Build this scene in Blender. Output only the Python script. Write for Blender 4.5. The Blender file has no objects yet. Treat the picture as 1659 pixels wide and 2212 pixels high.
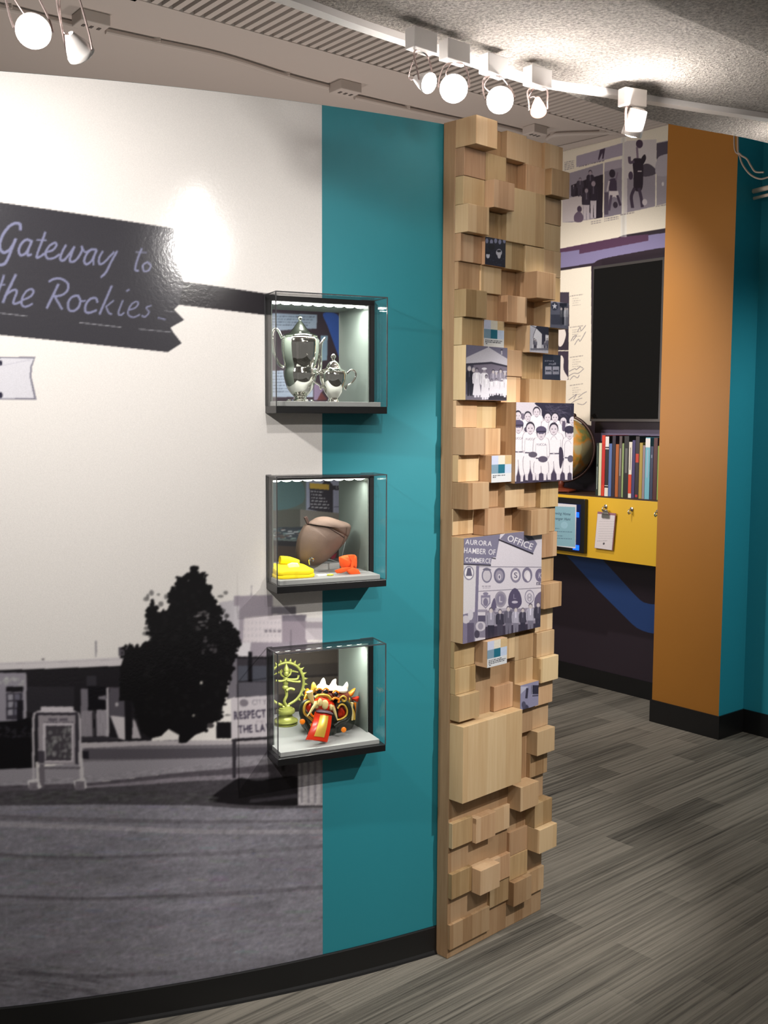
import bpy, bmesh, math, random
import numpy as np
from mathutils import Vector, Matrix
random.seed(7); RNG = np.random.default_rng(7)
SC = bpy.context.scene; COL = SC.collection

# ------------------------------------------------------------------ camera, world, lights, exposure
F, CX, CY, EYE = 2240.0, 829.5, 1106.0, 1.55
PITCH, ROLL = math.atan(203/F), math.radians(.25)
CAMROT = Matrix.Rotation(math.pi/2-PITCH, 3, 'X') @ Matrix.Rotation(ROLL, 3, 'Z')
CAMPOS = Vector((0, 0, EYE))
cd = bpy.data.cameras.new('camera'); cam = bpy.data.objects.new('camera', cd); COL.objects.link(cam)
cd.sensor_fit = 'VERTICAL'; cd.sensor_height = 36; cd.lens = F/2212*36; cd.clip_start = .05
cam.matrix_world = Matrix.Translation(CAMPOS) @ CAMROT.to_4x4()
SC.camera = cam
SC.view_settings.view_transform = 'Standard'; SC.view_settings.look = 'None'
SC.view_settings.exposure = 0.25; SC.view_settings.gamma = 1; SC.view_settings.use_curve_mapping = False
w = bpy.data.worlds.new('room_ambient'); SC.world = w; w.use_nodes = True
w.node_tree.nodes['Background'].inputs[0].default_value = (1, .95, .9, 1)
w.node_tree.nodes['Background'].inputs[1].default_value = .12

def spot(name, loc, aim, power, size=80, blend=.6, rad=.03, col=(1, .955, .91)):
    l = bpy.data.lights.new(name, 'SPOT'); l.energy = power; l.spot_size = math.radians(size)
    l.spot_blend = blend; l.shadow_soft_size = rad; l.color = col
    o = bpy.data.objects.new(name, l); COL.objects.link(o); o.location = loc
    o.rotation_euler = (Vector(aim)-Vector(loc)).to_track_quat('-Z', 'Y').to_euler(); return o
def point(name, loc, power, rad=.02, col=(1, .9, .84)):
    l = bpy.data.lights.new(name, 'POINT'); l.energy = power; l.shadow_soft_size = rad; l.color = col
    o = bpy.data.objects.new(name, l); COL.objects.link(o); o.location = loc; return o
def area(name, loc, aim, power, sx, sy, col=(1, .96, .92)):
    l = bpy.data.lights.new(name, 'AREA'); l.energy = power; l.shape = 'RECTANGLE'; l.size = sx; l.size_y = sy; l.color = col
    o = bpy.data.objects.new(name, l); COL.objects.link(o); o.location = loc
    o.rotation_euler = (Vector(aim)-Vector(loc)).to_track_quat('-Z', 'Y').to_euler(); return o
# lamps of the room's other tracks, above and beside the frame, then unseen fills
spot('track_lamp_light_wall', (-1.05, 1.55, 2.33), (-.74, 2.52, 1.5), 66, 120, .9)
spot('track_lamp_light_cases', (.20, 1.42, 2.33), (-.14, 2.75, 1.05), 26, 80, .8)
spot('track_lamp_light_cases', (.53, .64, 2.30), (-.1, 2.75, 1.3), 26, 66, .7)
spot('track_lamp_light_cases', (.71, .77, 2.30), (-.2, 2.75, 1.3), 12, 66, .7, .022)
spot('track_lamp_light_pillar', (1.49, 1.81, 2.34), (.40, 3.0, .85), 150, 47, .45, .02)
spot('alcove_lamp_light', (.30, 4.6, 2.9), (1.12, 6.0, 1.35), 95, 84, .7)
spot('passage_lamp_light', (2.5, 3.2, 2.34), (1.9, 5.0, .6), 62, 80, .7)
area('room_fill_light', (1.6, .6, 2.42), (1.6, .6, 0), 7, 1.6, .4)  # unseen area light added as general fill, no fitted lamp
point('hidden_ceiling_uplight', (-1.3, 4.4, 1.5), 25, .15)  # unseen uplights added behind the curved wall to brighten the ceiling
point('hidden_ceiling_uplight', (.15, 5.0, 1.6), 26, .15)

# ------------------------------------------------------------------ geometry helpers
def S(c):
    c = np.asarray(c, float)/255.
    return np.where(c <= .04045, c/12.92, ((c+.055)/1.055)**2.4)
def ray(x, y):
    return CAMROT @ Vector(((x-CX)/F, -(y-CY)/F, -1))
def onz(x, y, z):
    d = ray(x, y); return CAMPOS + d*((z-EYE)/d.z)
def onplane(x, y, p, n):
    d = ray(x, y); return CAMPOS + d*((Vector(p)-CAMPOS).dot(n)/d.dot(n))

class MB:
    def __init__(s): s.v = []; s.f = []; s.m = []; s.mi = 0
    def add(s, vs, fs):
        b = len(s.v); s.v += [Vector(q) for q in vs]; s.f += [[b+i for i in f] for f in fs]; s.m += [s.mi]*len(fs); return s
    def box(s, o, ax, ay, az):
        o, ax, ay, az = map(Vector, (o, ax, ay, az))
        if ax.cross(ay).dot(az) < 0: o = o+ax; ax = -ax
        vs = [o, o+ax, o+ax+ay, o+ay, o+az, o+ax+az, o+ax+ay+az, o+ay+az]
        return s.add(vs, [(0,3,2,1),(4,5,6,7),(0,1,5,4),(1,2,6,5),(2,3,7,6),(3,0,4,7)])
    def prism(s, pts, vec):
        pts = [Vector(p) for p in pts]; vec = Vector(vec); n = len(pts)
        nn = Vector((0,0,0))
        for i in range(n): nn += pts[i].cross(pts[(i+1) % n])
        if nn.dot(vec) < 0: pts = pts[::-1]
        vs = pts+[p+vec for p in pts]
        return s.add(vs, [list(range(n))[::-1], list(range(n, 2*n))]+[(i, (i+1) % n, n+(i+1) % n, n+i) for i in range(n)])
    def tube(s, path, r, k=8, cap=True, closed=False):
        path = [Vector(p) for p in path]; n = len(path)
        rs = r if isinstance(r, (list, tuple)) else [r]*n
        b = len(s.v); up = None
        for i, p in enumerate(path):
            if closed: t = path[(i+1) % n]-path[i-1]
            else: t = path[min(i+1, n-1)]-path[max(i-1, 0)]
            t.normalize()
            if up is None:
                up = Vector((0,0,1)) if abs(t.z) < .9 else Vector((1,0,0))
            a = (up-t*up.dot(t)).normalized(); c = t.cross(a); up = a
            s.v += [p+(a*math.cos(2*math.pi*j/k)+c*math.sin(2*math.pi*j/k))*rs[i] for j in range(k)]
        m = n if closed else n-1
        fs = []
        for i in range(m):
            for j in range(k):
                i2 = (i+1) % n
                fs.append([b+i*k+j, b+i*k+(j+1) % k, b+i2*k+(j+1) % k, b+i2*k+j])
        if cap and not closed:
            fs.append([b+j for j in range(k)][::-1]); fs.append([b+(n-1)*k+j for j in range(k)])
        s.f += fs; s.m += [s.mi]*len(fs); return s
    def lathe(s, base, prof, k=40, axis=(0,0,1)):
        base = Vector(base); ax = Vector(axis).normalized()
        a = ax.orthogonal().normalized(); c = ax.cross(a); b = len(s.v); n = len(prof)
        for r, h in prof:
            s.v += [base+ax*h+(a*math.cos(2*math.pi*j/k)+c*math.sin(2*math.pi*j/k))*max(r, 1e-5) for j in range(k)]
        fs = [[b+i*k+j, b+i*k+(j+1) % k, b+(i+1)*k+(j+1) % k, b+(i+1)*k+j] for i in range(n-1) for j in range(k)]
        fs.append([b+j for j in range(k)][::-1]); fs.append([b+(n-1)*k+j for j in range(k)])
        s.f += fs; s.m += [s.mi]*len(fs); return s
    def ball(s, c, rx, ry=None, rz=None, ax=(1,0,0), ay=(0,1,0), az=(0,0,1), k=20, h=12):
        ry = ry or rx; rz = rz or rx; c, ax, ay, az = map(Vector, (c, ax, ay, az)); b = len(s.v)
        for i in range(1, h):
            t = math.pi*i/h
            for j in range(k):
                q = 2*math.pi*j/k
                s.v.append(c+ax*(rx*math.sin(t)*math.cos(q))+ay*(ry*math.sin(t)*math.sin(q))+az*(rz*math.cos(t)))
        s.v += [c+az*rz, c-az*rz]; T = b+(h-1)*k; fs = []
        for i in range(h-2):
            for j in range(k): fs.append([b+i*k+j, b+(i+1)*k+j, b+(i+1)*k+(j+1) % k, b+i*k+(j+1) % k])
        for j in range(k):
            fs.append([T, b+j, b+(j+1) % k]); fs.append([T+1, b+(h-2)*k+(j+1) % k, b+(h-2)*k+j])
        s.f += fs; s.m += [s.mi]*len(fs); return s
    def inflate(s, outline, nrm, front, back=None, rings=7, center=None):
        P = [Vector(p) for p in outline]; n = len(P); nrm = Vector(nrm)
        back = front if back is None else back
        c = Vector(center) if center else sum(P, Vector((0,0,0)))/n
        rows = []
        for i in range(1, rings+1):
            t = math.pi/2*i/rings*.985; rows.append((math.cos(t), math.sin(t)))
        b = len(s.v); s.v += P; idx = [[b+j for j in range(n)]]
        def side(sg, d):
            prev = list(range(b, b+n))
            for q, hh in rows:
                st = len(s.v); s.v += [c+(p-c)*q+nrm*(sg*d*hh) for p in P]; cur = list(range(st, st+n))
                for j in range(n):
                    f = [prev[j], prev[(j+1) % n], cur[(j+1) % n], cur[j]]
                    s.f.append(f if sg > 0 else f[::-1]); s.m.append(s.mi)
                prev = cur
            s.f.append(prev if sg > 0 else prev[::-1]); s.m.append(s.mi)
        side(1, front); side(-1, back); return s

def smooth_path(pts, sub=6, closed=False):
    P = [np.array(p, float) for p in pts]; n = len(P); out = []
    rng = range(n) if closed else range(n-1)
    for i in rng:
        if closed: p0, p1, p2, p3 = P[i-1], P[i], P[(i+1) % n], P[(i+2) % n]
        else: p0, p1, p2, p3 = P[max(i-1, 0)], P[i], P[i+1], P[min(i+2, n-1)]
        for k in range(sub):
            t = k/sub
            out.append(.5*((2*p1)+(-p0+p2)*t+(2*p0-5*p1+4*p2-p3)*t*t+(-p0+3*p1-3*p2+p3)*t**3))
    if not closed: out.append(P[-1])
    return out

def tag(o, label=None, cat=None, group=None, kind=None):
    if label: o['label'] = label
    if cat: o['category'] = cat
    if group: o['group'] = group
    if kind: o['kind'] = kind
    return o
def thing(name, label, cat, loc, group=None, rot=None):
    o = bpy.data.objects.new(name, None); COL.objects.link(o); o.empty_display_size = .05
    m = Matrix.Translation(Vector(loc))
    if rot is not None: m = m @ rot.to_4x4()
    o.matrix_world = m; o['mw'] = [x for r in m for x in r]
    return tag(o, label, cat, group)
def mw(o):
    if o is None: return Matrix.Identity(4)
    if 'mw' in o: a = list(o['mw']); return Matrix([a[i*4:i*4+4] for i in range(4)])
    return Matrix.Identity(4)
ALL = []
def obj(name, mb, mats, parent=None, smooth=False, bevel=0, origin=None):
    me = bpy.data.meshes.new(name); inv = mw(parent).inverted()
    o = bpy.data.objects.new(name, me); COL.objects.link(o)
    org = inv @ Vector(origin) if origin is not None else Vector((0,0,0))
    me.from_pydata([(inv @ q)-org for q in mb.v], [], mb.f)
    if not isinstance(mats, (list, tuple)): mats = [mats]
    for m in mats: me.materials.append(m)
    if len(mats) > 1: me.polygons.foreach_set('material_index', mb.m)
    if smooth:
        me.polygons.foreach_set('use_smooth', [True]*len(me.polygons))
        me.set_sharp_from_angle(angle=math.radians(50))
    me.update()
    if parent is not None: o.parent = parent
    o.matrix_local = Matrix.Translation(org)
    m2 = mw(parent) @ Matrix.Translation(org); o['mw'] = [x for r in m2 for x in r]
    if bevel:
        b = o.modifiers.new('bevel', 'BEVEL'); b.width = bevel; b.segments = 2; b.limit_method = 'ANGLE'
    ALL.append(o); return o

# ------------------------------------------------------------------ materials
class NT:
    def __init__(s, name):
        s.m = bpy.data.materials.new(name); s.m.use_nodes = True; s.t = s.m.node_tree
        s.b = s.t.nodes['Principled BSDF']; s.out = s.t.nodes['Material Output']
    def n(s, typ, **kw):
        nd = s.t.nodes.new(typ)
        for k, v in kw.items():
            if k.startswith('i_'):
                key = k[2:].replace('_', ' ')
                for i in nd.inputs:
                    if i.name == key: i.default_value = v; break
            else: setattr(nd, k, v)
        return nd
    def l(s, a, b): s.t.links.new(a, b)
def rgba(c): return (*[float(q) for q in S(c)], 1)
def mat(name, c, rough=.5, metal=0, bump=0, bscale=200, vary=0, vscale=6, emit=0, spec=.5):
    k = NT(name); b = k.b
    b.inputs['Base Color'].default_value = rgba(c); b.inputs['Roughness'].default_value = rough
    b.inputs['Metallic'].default_value = metal; b.inputs['Specular IOR Level'].default_value = spec
    tc = k.n('ShaderNodeTexCoord')
    if vary:
        nz = k.n('ShaderNodeTexNoise', i_Scale=vscale, i_Detail=6.0); k.l(tc.outputs['Object'], nz.inputs['Vector'])
        mx = k.n('ShaderNodeMix', data_type='RGBA'); mx.inputs[6].default_value = rgba([q*(1-vary) for q in c])
        mx.inputs[7].default_value = rgba([min(255, q*(1+vary)) for q in c]); k.l(nz.outputs[0], mx.inputs[0]); k.l(mx.outputs[2], b.inputs['Base Color'])
    if bump:
        nz = k.n('ShaderNodeTexNoise', i_Scale=bscale, i_Detail=3.0); k.l(tc.outputs['Object'], nz.inputs['Vector'])
        bp = k.n('ShaderNodeBump', i_Strength=bump, i_Distance=.002); k.l(nz.outputs[0], bp.inputs['Height']); k.l(bp.outputs[0], b.inputs['Normal'])
    if emit:
        b.inputs['Emission Color'].default_value = rgba(c); b.inputs['Emission Strength'].default_value = emit
    return k.m
def print_mat(name, rough=.35, bump=.0, bscale=300, gain=1.0, grain=.06):
    k = NT(name); a = k.n('ShaderNodeAttribute', attribute_name='print')
    tc = k.n('ShaderNodeTexCoord'); nz = k.n('ShaderNodeTexNoise', i_Scale=420.0, i_Detail=2.0); k.l(tc.outputs['Object'], nz.inputs['Vector'])
    mr = k.n('ShaderNodeMapRange'); mr.inputs[1].default_value = .3; mr.inputs[2].default_value = .7
    mr.inputs[3].default_value = gain*(1-grain); mr.inputs[4].default_value = gain*(1+grain); k.l(nz.outputs[0], mr.inputs[0])
    vm = k.n('ShaderNodeVectorMath', operation='SCALE'); k.l(a.outputs['Color'], vm.inputs[0]); k.l(mr.outputs[0], vm.inputs['Scale'])
    k.l(vm.outputs[0], k.b.inputs['Base Color']); k.b.inputs['Roughness'].default_value = rough
    if bump:
        n2 = k.n('ShaderNodeTexNoise', i_Scale=bscale, i_Detail=2.0); k.l(tc.outputs['Object'], n2.inputs['Vector'])
        bp = k.n('ShaderNodeBump', i_Strength=bump, i_Distance=.001); k.l(n2.outputs[0], bp.inputs['Height']); k.l(bp.outputs[0], k.b.inputs['Normal'])
    return k.m
def wood_mat(name):
    k = NT(name); tc = k.n('ShaderNodeTexCoord'); oi = k.n('ShaderNodeObjectInfo')
    ad = k.n('ShaderNodeVectorMath', operation='ADD'); cb = k.n('ShaderNodeCombineXYZ')
    m1 = k.n('ShaderNodeMath', operation='MULTIPLY'); m1.inputs[1].default_value = 37.0; k.l(oi.outputs['Random'], m1.inputs[0])
    k.l(m1.outputs[0], cb.inputs[0]); k.l(m1.outputs[0], cb.inputs[2]); k.l(tc.outputs['Object'], ad.inputs[0]); k.l(cb.outputs[0], ad.inputs[1])
    mp = k.n('ShaderNodeMapping'); mp.inputs['Scale'].default_value = (1, 1, .06); k.l(ad.outputs[0], mp.inputs[0])
    n1 = k.n('ShaderNodeTexNoise', i_Scale=120.0, i_Detail=4.0); k.l(mp.outputs[0], n1.inputs['Vector'])
    # glued-up strips: one tone per vertical strip
    sx = k.n('ShaderNodeSeparateXYZ'); k.l(ad.outputs[0], sx.inputs[0])
    fl = k.n('ShaderNodeMath', operation='MULTIPLY'); fl.inputs[1].default_value = 24.0; k.l(sx.outputs[0], fl.inputs[0])
    f2 = k.n('ShaderNodeMath', operation='FLOOR'); k.l(fl.outputs[0], f2.inputs[0])
    wn = k.n('ShaderNodeTexWhiteNoise', noise_dimensions='1D'); k.l(f2.outputs[0], wn.inputs['W'])
    a1 = k.n('ShaderNodeMath', operation='MULTIPLY_ADD'); a1.inputs[1].default_value = .5; k.l(wn.outputs['Value'], a1.inputs[0])
    a2 = k.n('ShaderNodeMath', operation='MULTIPLY'); a2.inputs[1].default_value = .25; k.l(oi.outputs['Random'], a2.inputs[0]); k.l(a2.outputs[0], a1.inputs[2])
    a3 = k.n('ShaderNodeMath', operation='MULTIPLY_ADD'); a3.inputs[1].default_value = .45; k.l(n1.outputs[0], a3.inputs[0]); k.l(a1.outputs[0], a3.inputs[2])
    cr = k.n('ShaderNodeValToRGB'); e = cr.color_ramp.elements
    e[0].position = .15; e[0].color = rgba((160, 124, 86)); e[1].position = .95; e[1].color = rgba((216, 188, 150))
    q = e.new(.5); q.color = rgba((198, 164, 124))
    k.l(a3.outputs[0], cr.inputs[0])
    hs = k.n('ShaderNodeHueSaturation'); mr = k.n('ShaderNodeMapRange'); mr.inputs[3].default_value = .66; mr.inputs[4].default_value = .96
    fr = k.n('ShaderNodeMath', operation='FRACT'); mm = k.n('ShaderNodeMath', operation='MULTIPLY'); mm.inputs[1].default_value = 13.7; k.l(oi.outputs['Random'], mm.inputs[0]); k.l(mm.outputs[0], fr.inputs[0])
    m7 = k.n('ShaderNodeMapRange'); m7.inputs[3].default_value = .488; m7.inputs[4].default_value = .512; k.l(fr.outputs[0], m7.inputs[0]); k.l(m7.outputs[0], hs.inputs['Hue'])
    k.l(oi.outputs['Random'], mr.inputs[0]); k.l(mr.outputs[0], hs.inputs['Value']); hs.inputs['Saturation'].default_value = 1.02; k.l(cr.outputs[0], hs.inputs['Color']); k.l(hs.outputs[0], k.b.inputs['Base Color']); k.b.inputs['Roughness'].default_value = .5
    k.b.inputs['Specular IOR Level'].default_value = .3
    return k.m
def acrylic_mat(name, tint=(1, 1, 1), f=.05, rough=.02):
    k = NT(name); k.t.nodes.remove(k.b)
    tr = k.n('ShaderNodeBsdfTransparent'); tr.inputs[0].default_value = (*tint, 1)
    gl = k.n('ShaderNodeBsdfGlossy'); gl.inputs['Roughness'].default_value = rough
    fr = k.n('ShaderNodeLayerWeight'); fr.inputs[0].default_value = .5
    pw = k.n('ShaderNodeMath', operation='POWER'); pw.inputs[1].default_value = 5.0; k.l(fr.outputs['Facing'], pw.inputs[0])
    ma = k.n('ShaderNodeMath', operation='MULTIPLY_ADD'); ma.inputs[1].default_value = .6; ma.inputs[2].default_value = .03; k.l(pw.outputs[0], ma.inputs[0])
    mx = k.n('ShaderNodeMixShader'); k.l(ma.outputs[0], mx.inputs[0]); k.l(tr.outputs[0], mx.inputs[1]); k.l(gl.outputs[0], mx.inputs[2])
    k.l(mx.outputs[0], k.out.inputs[0]); return k.m

M = {}
M['teal'] = mat('teal_paint', (34, 128, 140), .55, bump=.05, bscale=500)
M['teal2'] = mat('teal_paint_alcove', (36, 150, 170), .6)
M['orange'] = mat('orange_paint', (164, 108, 34), .55, vary=.03, vscale=3)
M['dark_purple'] = mat('dark_purple_wall', (62, 52, 62), .6)
M['base'] = mat('black_vinyl_base', (22, 22, 23), .4)
M['ceil'] = mat('ceiling_paint', (196, 184, 176), .8, bump=.2, bscale=60)
M['white_metal'] = mat('white_painted_metal', (232, 226, 222), .4)
M['chrome_ring'] = mat('pinkish_steel', (210, 190, 186), .25, .8)
M['black'] = mat('black_plastic', (20, 20, 21), .35)
M['grey'] = mat('grey_painted_board', (150, 152, 150), .6)
M['greygreen'] = mat('grey_green_lining', (104, 114, 108), .5, vary=.06)
M['edge'] = mat('acrylic_edge', (70, 70, 72), .2)
M['acrylic'] = acrylic_mat('clear_acrylic')
M['silver'] = mat('polished_silver', (240, 239, 232), .07, 1)
M['led'] = mat('led_strip_light', (255, 255, 250), .5, emit=14)
M['lamp'] = mat('halogen_lamp_face', (255, 250, 246), .3, emit=60)
M['lamp_back'] = mat('dichroic_glow', (255, 190, 165), .3, emit=2.2)
M['wood'] = wood_mat('pale_poplar_wood')
M['mural_print'] = print_mat('mural_vinyl_print', .15, .16, 130, 1.0, .05)
M['print'] = print_mat('photo_print', .45, 0, gain=.86)
M['wallprint'] = print_mat('alcove_vinyl_print', .3, .1, 160)
M['panelprint'] = print_mat('backdrop_print', .5)

def carpet():
    k = NT('grey_plank_carpet'); tc = k.n('ShaderNodeTexCoord')
    mp = k.n('ShaderNodeMapping'); mp.inputs['Rotation'].default_value = (0, 0, -math.atan2(.6625, .749)); k.l(tc.outputs['Object'], mp.inputs[0])
    bk = k.n('ShaderNodeTexBrick', offset=.37, i_Scale=1.0); bk.inputs['Color1'].default_value = (0, 0, 0, 1); bk.inputs['Color2'].default_value = (1, 1, 1, 1)
    bk.inputs['Mortar Size'].default_value = 0; bk.inputs['Brick Width'].default_value = .62; bk.inputs['Row Height'].default_value = .125
    k.l(mp.outputs[0], bk.inputs['Vector'])
    m2 = k.n('ShaderNodeMapping'); m2.inputs['Scale'].default_value = (.7, 52, 1); k.l(mp.outputs[0], m2.inputs[0])
    n1 = k.n('ShaderNodeTexNoise', i_Scale=1.6, i_Detail=5.0, i_Roughness=.7); k.l(m2.outputs[0], n1.inputs['Vector'])
    n3 = k.n('ShaderNodeTexNoise', i_Scale=500.0, i_Detail=2.0); k.l(tc.outputs['Object'], n3.inputs['Vector'])
    m3 = k.n('ShaderNodeMapping'); m3.inputs['Scale'].default_value = (.25, 3.5, 1); k.l(mp.outputs[0], m3.inputs[0])
    n4 = k.n('ShaderNodeTexNoise', i_Scale=1.0, i_Detail=2.0); k.l(m3.outputs[0], n4.inputs['Vector'])
    a = k.n('ShaderNodeMath', operation='MULTIPLY_ADD'); a.inputs[1].default_value = .34; k.l(bk.outputs['Color'], a.inputs[0])
    s1 = k.n('ShaderNodeMath', operation='MULTIPLY_ADD'); s1.inputs[1].default_value = 2.0; s1.inputs[2].default_value = -.82; k.l(n1.outputs[0], s1.inputs[0]); k.l(s1.outputs[0], a.inputs[2])
    b2 = k.n('ShaderNodeMath', operation='MULTIPLY_ADD'); b2.inputs[1].default_value = .3; k.l(n3.outputs[0], b2.inputs[0]); k.l(a.outputs[0], b2.inputs[2])
    b3 = k.n('ShaderNodeMath', operation='MULTIPLY_ADD'); b3.inputs[1].default_value = .45; k.l(n4.outputs[0], b3.inputs[0]); k.l(b2.outputs[0], b3.inputs[2])
    cr = k.n('ShaderNodeValToRGB'); e = cr.color_ramp.elements; e[0].position = .25; e[0].color = rgba((50, 49, 46)); e[1].position = 1.0; e[1].color = rgba((132, 127, 117))
    k.l(b3.outputs[0], cr.inputs[0]); k.l(cr.outputs[0], k.b.inputs['Base Color']); k.b.inputs['Roughness'].default_value = .95; k.b.inputs['Specular IOR Level'].default_value = .1
    bp = k.n('ShaderNodeBump', i_Strength=.5, i_Distance=.004); k.l(b2.outputs[0], bp.inputs['Height']); k.l(bp.outputs[0], k.b.inputs['Normal'])
    return k.m
M['carpet'] = carpet()
def popcorn():
    k = NT('sprayed_popcorn_plaster'); tc = k.n('ShaderNodeTexCoord')
    n1 = k.n('ShaderNodeTexNoise', i_Scale=130.0, i_Detail=5.0, i_Roughness=.7); k.l(tc.outputs['Object'], n1.inputs['Vector'])
    cr = k.n('ShaderNodeValToRGB'); e = cr.color_ramp.elements; e[0].position = .36; e[0].color = rgba((150, 140, 132)); e[1].position = .64; e[1].color = rgba((226, 216, 206))
    k.l(n1.outputs[0], cr.inputs[0]); k.l(cr.outputs[0], k.b.inputs['Base Color']); k.b.inputs['Roughness'].default_value = .9
    bp = k.n('ShaderNodeBump', i_Strength=1.0, i_Distance=.03); k.l(n1.outputs[0], bp.inputs['Height']); k.l(bp.outputs[0], k.b.inputs['Normal'])
    return k.m
M['popcorn'] = popcorn()

# ------------------------------------------------------------------ printed pictures (flat prints painted by code, one colour per grid point)
def _glyphs():
    cache = {}
    def get(ch, bold=0):
        if (ch, bold) in cache: return cache[(ch, bold)]
        cu = bpy.data.curves.new('glyph', 'FONT'); cu.body = ch; cu.offset = bold; cu.resolution_u = 3
        o = bpy.data.objects.new('glyph', cu); me = bpy.data.meshes.new_from_object(o)
        v = np.array([q.co[:2] for q in me.vertices]) if len(me.vertices) else np.zeros((0, 2))
        me.calc_loop_triangles(); tris = [list(t.vertices) for t in me.loop_triangles]
        bpy.data.objects.remove(o); bpy.data.meshes.remove(me); bpy.data.curves.remove(cu)
        cache[(ch, bold)] = (v, tris); return cache[(ch, bold)]
    return get
glyph = _glyphs()

class Print:
    """painting surface: (u,v) metres on a wall or panel, to_uv maps photo points onto it"""
    def __init__(s, u0, v0, u1, v1, res, to_uv, bg):
        s.u0, s.v0, s.u1, s.v1, s.res = u0, v0, u1, v1, res
        s.nx = max(2, int(round((u1-u0)/res))+1); s.ny = max(2, int(round((v1-v0)/res))+1)
        s.ss = 2; s.W = s.nx*s.ss; s.H = s.ny*s.ss
        s.px = (u1-u0)/(s.nx-1)/s.ss; s.py = (v1-v0)/(s.ny-1)/s.ss
        s.A = np.zeros((s.H, s.W, 3)); s.A[:] = bg; s.to = to_uv; s.z = (0, 0, 1)
    def c(s, pts):
        x0, y0, k = s.z; out = []
        for p in pts:
            u, v = s.to(x0+p[0]/k, y0+p[1]/k); out.append(((u-s.u0)/s.px+.5*s.ss-.5, (v-s.v0)/s.py+.5*s.ss-.5))
        return np.array(out)
    def raw(s, P, col, al=1.0):
        P = np.asarray(P); x0 = max(0, int(math.floor(P[:, 0].min()))); x1 = min(s.W-1, int(math.ceil(P[:, 0].max())))
        y0 = max(0, int(math.floor(P[:, 1].min()))); y1 = min(s.H-1, int(math.ceil(P[:, 1].max())))
        if x1 < x0 or y1 < y0: return
        X = np.arange(x0, x1+1)[None, :]; Y = np.arange(y0, y1+1)[:, None]
        ins = np.zeros((y1-y0+1, x1-x0+1), bool); n = len(P)
        for i in range(n):
            ax, ay = P[i]; bx, by = P[(i+1) % n]
            if ay == by: continue
            cnd = (ay > Y) != (by > Y)
            ins ^= cnd & (X < (bx-ax)*(Y-ay)/(by-ay)+ax)
        sub = s.A[y0:y1+1, x0:x1+1]
        sub[ins] = sub[ins]*(1-al)+np.array(col, float)*al
    def poly(s, pts, col, al=1.0): s.raw(s.c(pts), col, al)
    def spoly(s, pts, col, al=1.0): s.raw(s.c(smooth_path(pts, 4, True)), col, al)
    def rect(s, x0, y0, x1, y1, col, al=1.0): s.poly([(x0, y0), (x1, y0), (x1, y1), (x0, y1)], col, al)
    def ell(s, x, y, rx, ry, col, al=1.0, k=20):
        s.poly([(x+rx*math.cos(2*math.pi*i/k), y+ry*math.sin(2*math.pi*i/k)) for i in range(k)], col, al)
    def line(s, pts, wd, col, al=1.0, curve=True):
        pts = smooth_path(pts, 5) if curve and len(pts) > 2 else [np.array(p, float) for p in pts]
        for i in range(len(pts)-1):
            a, b = pts[i], pts[i+1]; d = b-a; L = np.hypot(*d)
            if L < 1e-6: continue
            n = np.array([-d[1], d[0]])/L*wd/2; e = d/L*wd*.3
            s.poly([a+n-e, b+n+e, b-n+e, a-n-e], col, al)
    def text(s, body, p0, p1, h, col, al=1.0, bold=0, skew=0):
        """body runs from p0 to p1 along its base line, cap height h"""
        pen = 0; gl = []
        for ch in body:
            if ch == ' ': pen += .33; continue
            v, t = glyph(ch, bold)
            if len(v) == 0: pen += .3; continue
            x0, x1 = v[:, 0].min(), v[:, 0].max(); gl.append((v, t, pen-x0)); pen += x1-x0+.1
        d = np.array(p1, float)-np.array(p0, float); L = np.hypot(*d); ex = d/L; ey = np.array([ex[1], -ex[0]])
        if ey[1] > 0: ey = -ey
        kx = L/max(pen-.1, .1); ky = h/.7
        for v, t, off in gl:
            Q = np.array(p0, float)+np.outer((v[:, 0]+off)*kx+v[:, 1]*ky*skew, ex)+np.outer(v[:, 1]*ky, ey); Q = s.c(Q)
            for tr in t: s.raw(Q[tr], col, al)
    def scrib(s, x0, y0, x1, y1, h, col, al=1.0, seed=1):
        """an illegible line of print: short dashes"""
        r = random.Random(seed); L = math.hypot(x1-x0, y1-y0); p = 0
        while p < L:
            wl = h*r.uniform(.8, 3.5); q = min(L, p+wl); f = lambda t: (x0+(x1-x0)*t/L, y0+(y1-y0)*t/L)
            a, b = f(p), f(q); s.poly([(a[0], a[1]), (b[0], b[1]), (b[0], b[1]-h), (a[0], a[1]-h)], col, al); p = q+h*.7
    def person(s, x, top, bot, wd, coat, legs, head=(200, 190, 190), hair=(60, 55, 65), hat=None, al=1.0):
        H = bot-top; hr = H*.065
        s.poly([(x-wd*.34, top+H*.5), (x+wd*.34, top+H*.5), (x+wd*.3, bot), (x+wd*.06, bot), (x, top+H*.6), (x-wd*.06, bot), (x-wd*.3, bot)], legs, al)
        s.spoly([(x-wd*.15, top+H*.15), (x+wd*.15, top+H*.15), (x+wd*.48, top+H*.22), (x+wd*.5, top+H*.5), (x+wd*.36, top+H*.54), (x-wd*.36, top+H*.54), (x-wd*.5, top+H*.5), (x-wd*.48, top+H*.22)], coat, al)
        s.ell(x, top+hr*1.25, hr*.98, hr*1.35, hair, al); s.ell(x, top+hr*1.6, hr*.82, hr*1.1, head, al); s.line([(x, top+H*.17), (x, top+H*.36)], wd*.14, tuple(min(255, q+60) for q in coat), al*.7); s.line([(x-wd*.36, top+H*.24), (x-wd*.33, top+H*.52)], wd*.05, tuple(q*.6 for q in coat), al*.7); s.line([(x+wd*.36, top+H*.24), (x+wd*.33, top+H*.52)], wd*.05, tuple(q*.6 for q in coat), al*.7)
        if hat: s.ell(x, top+hr*.45, hr*1.3, hr*.55, hat, al)
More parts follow.
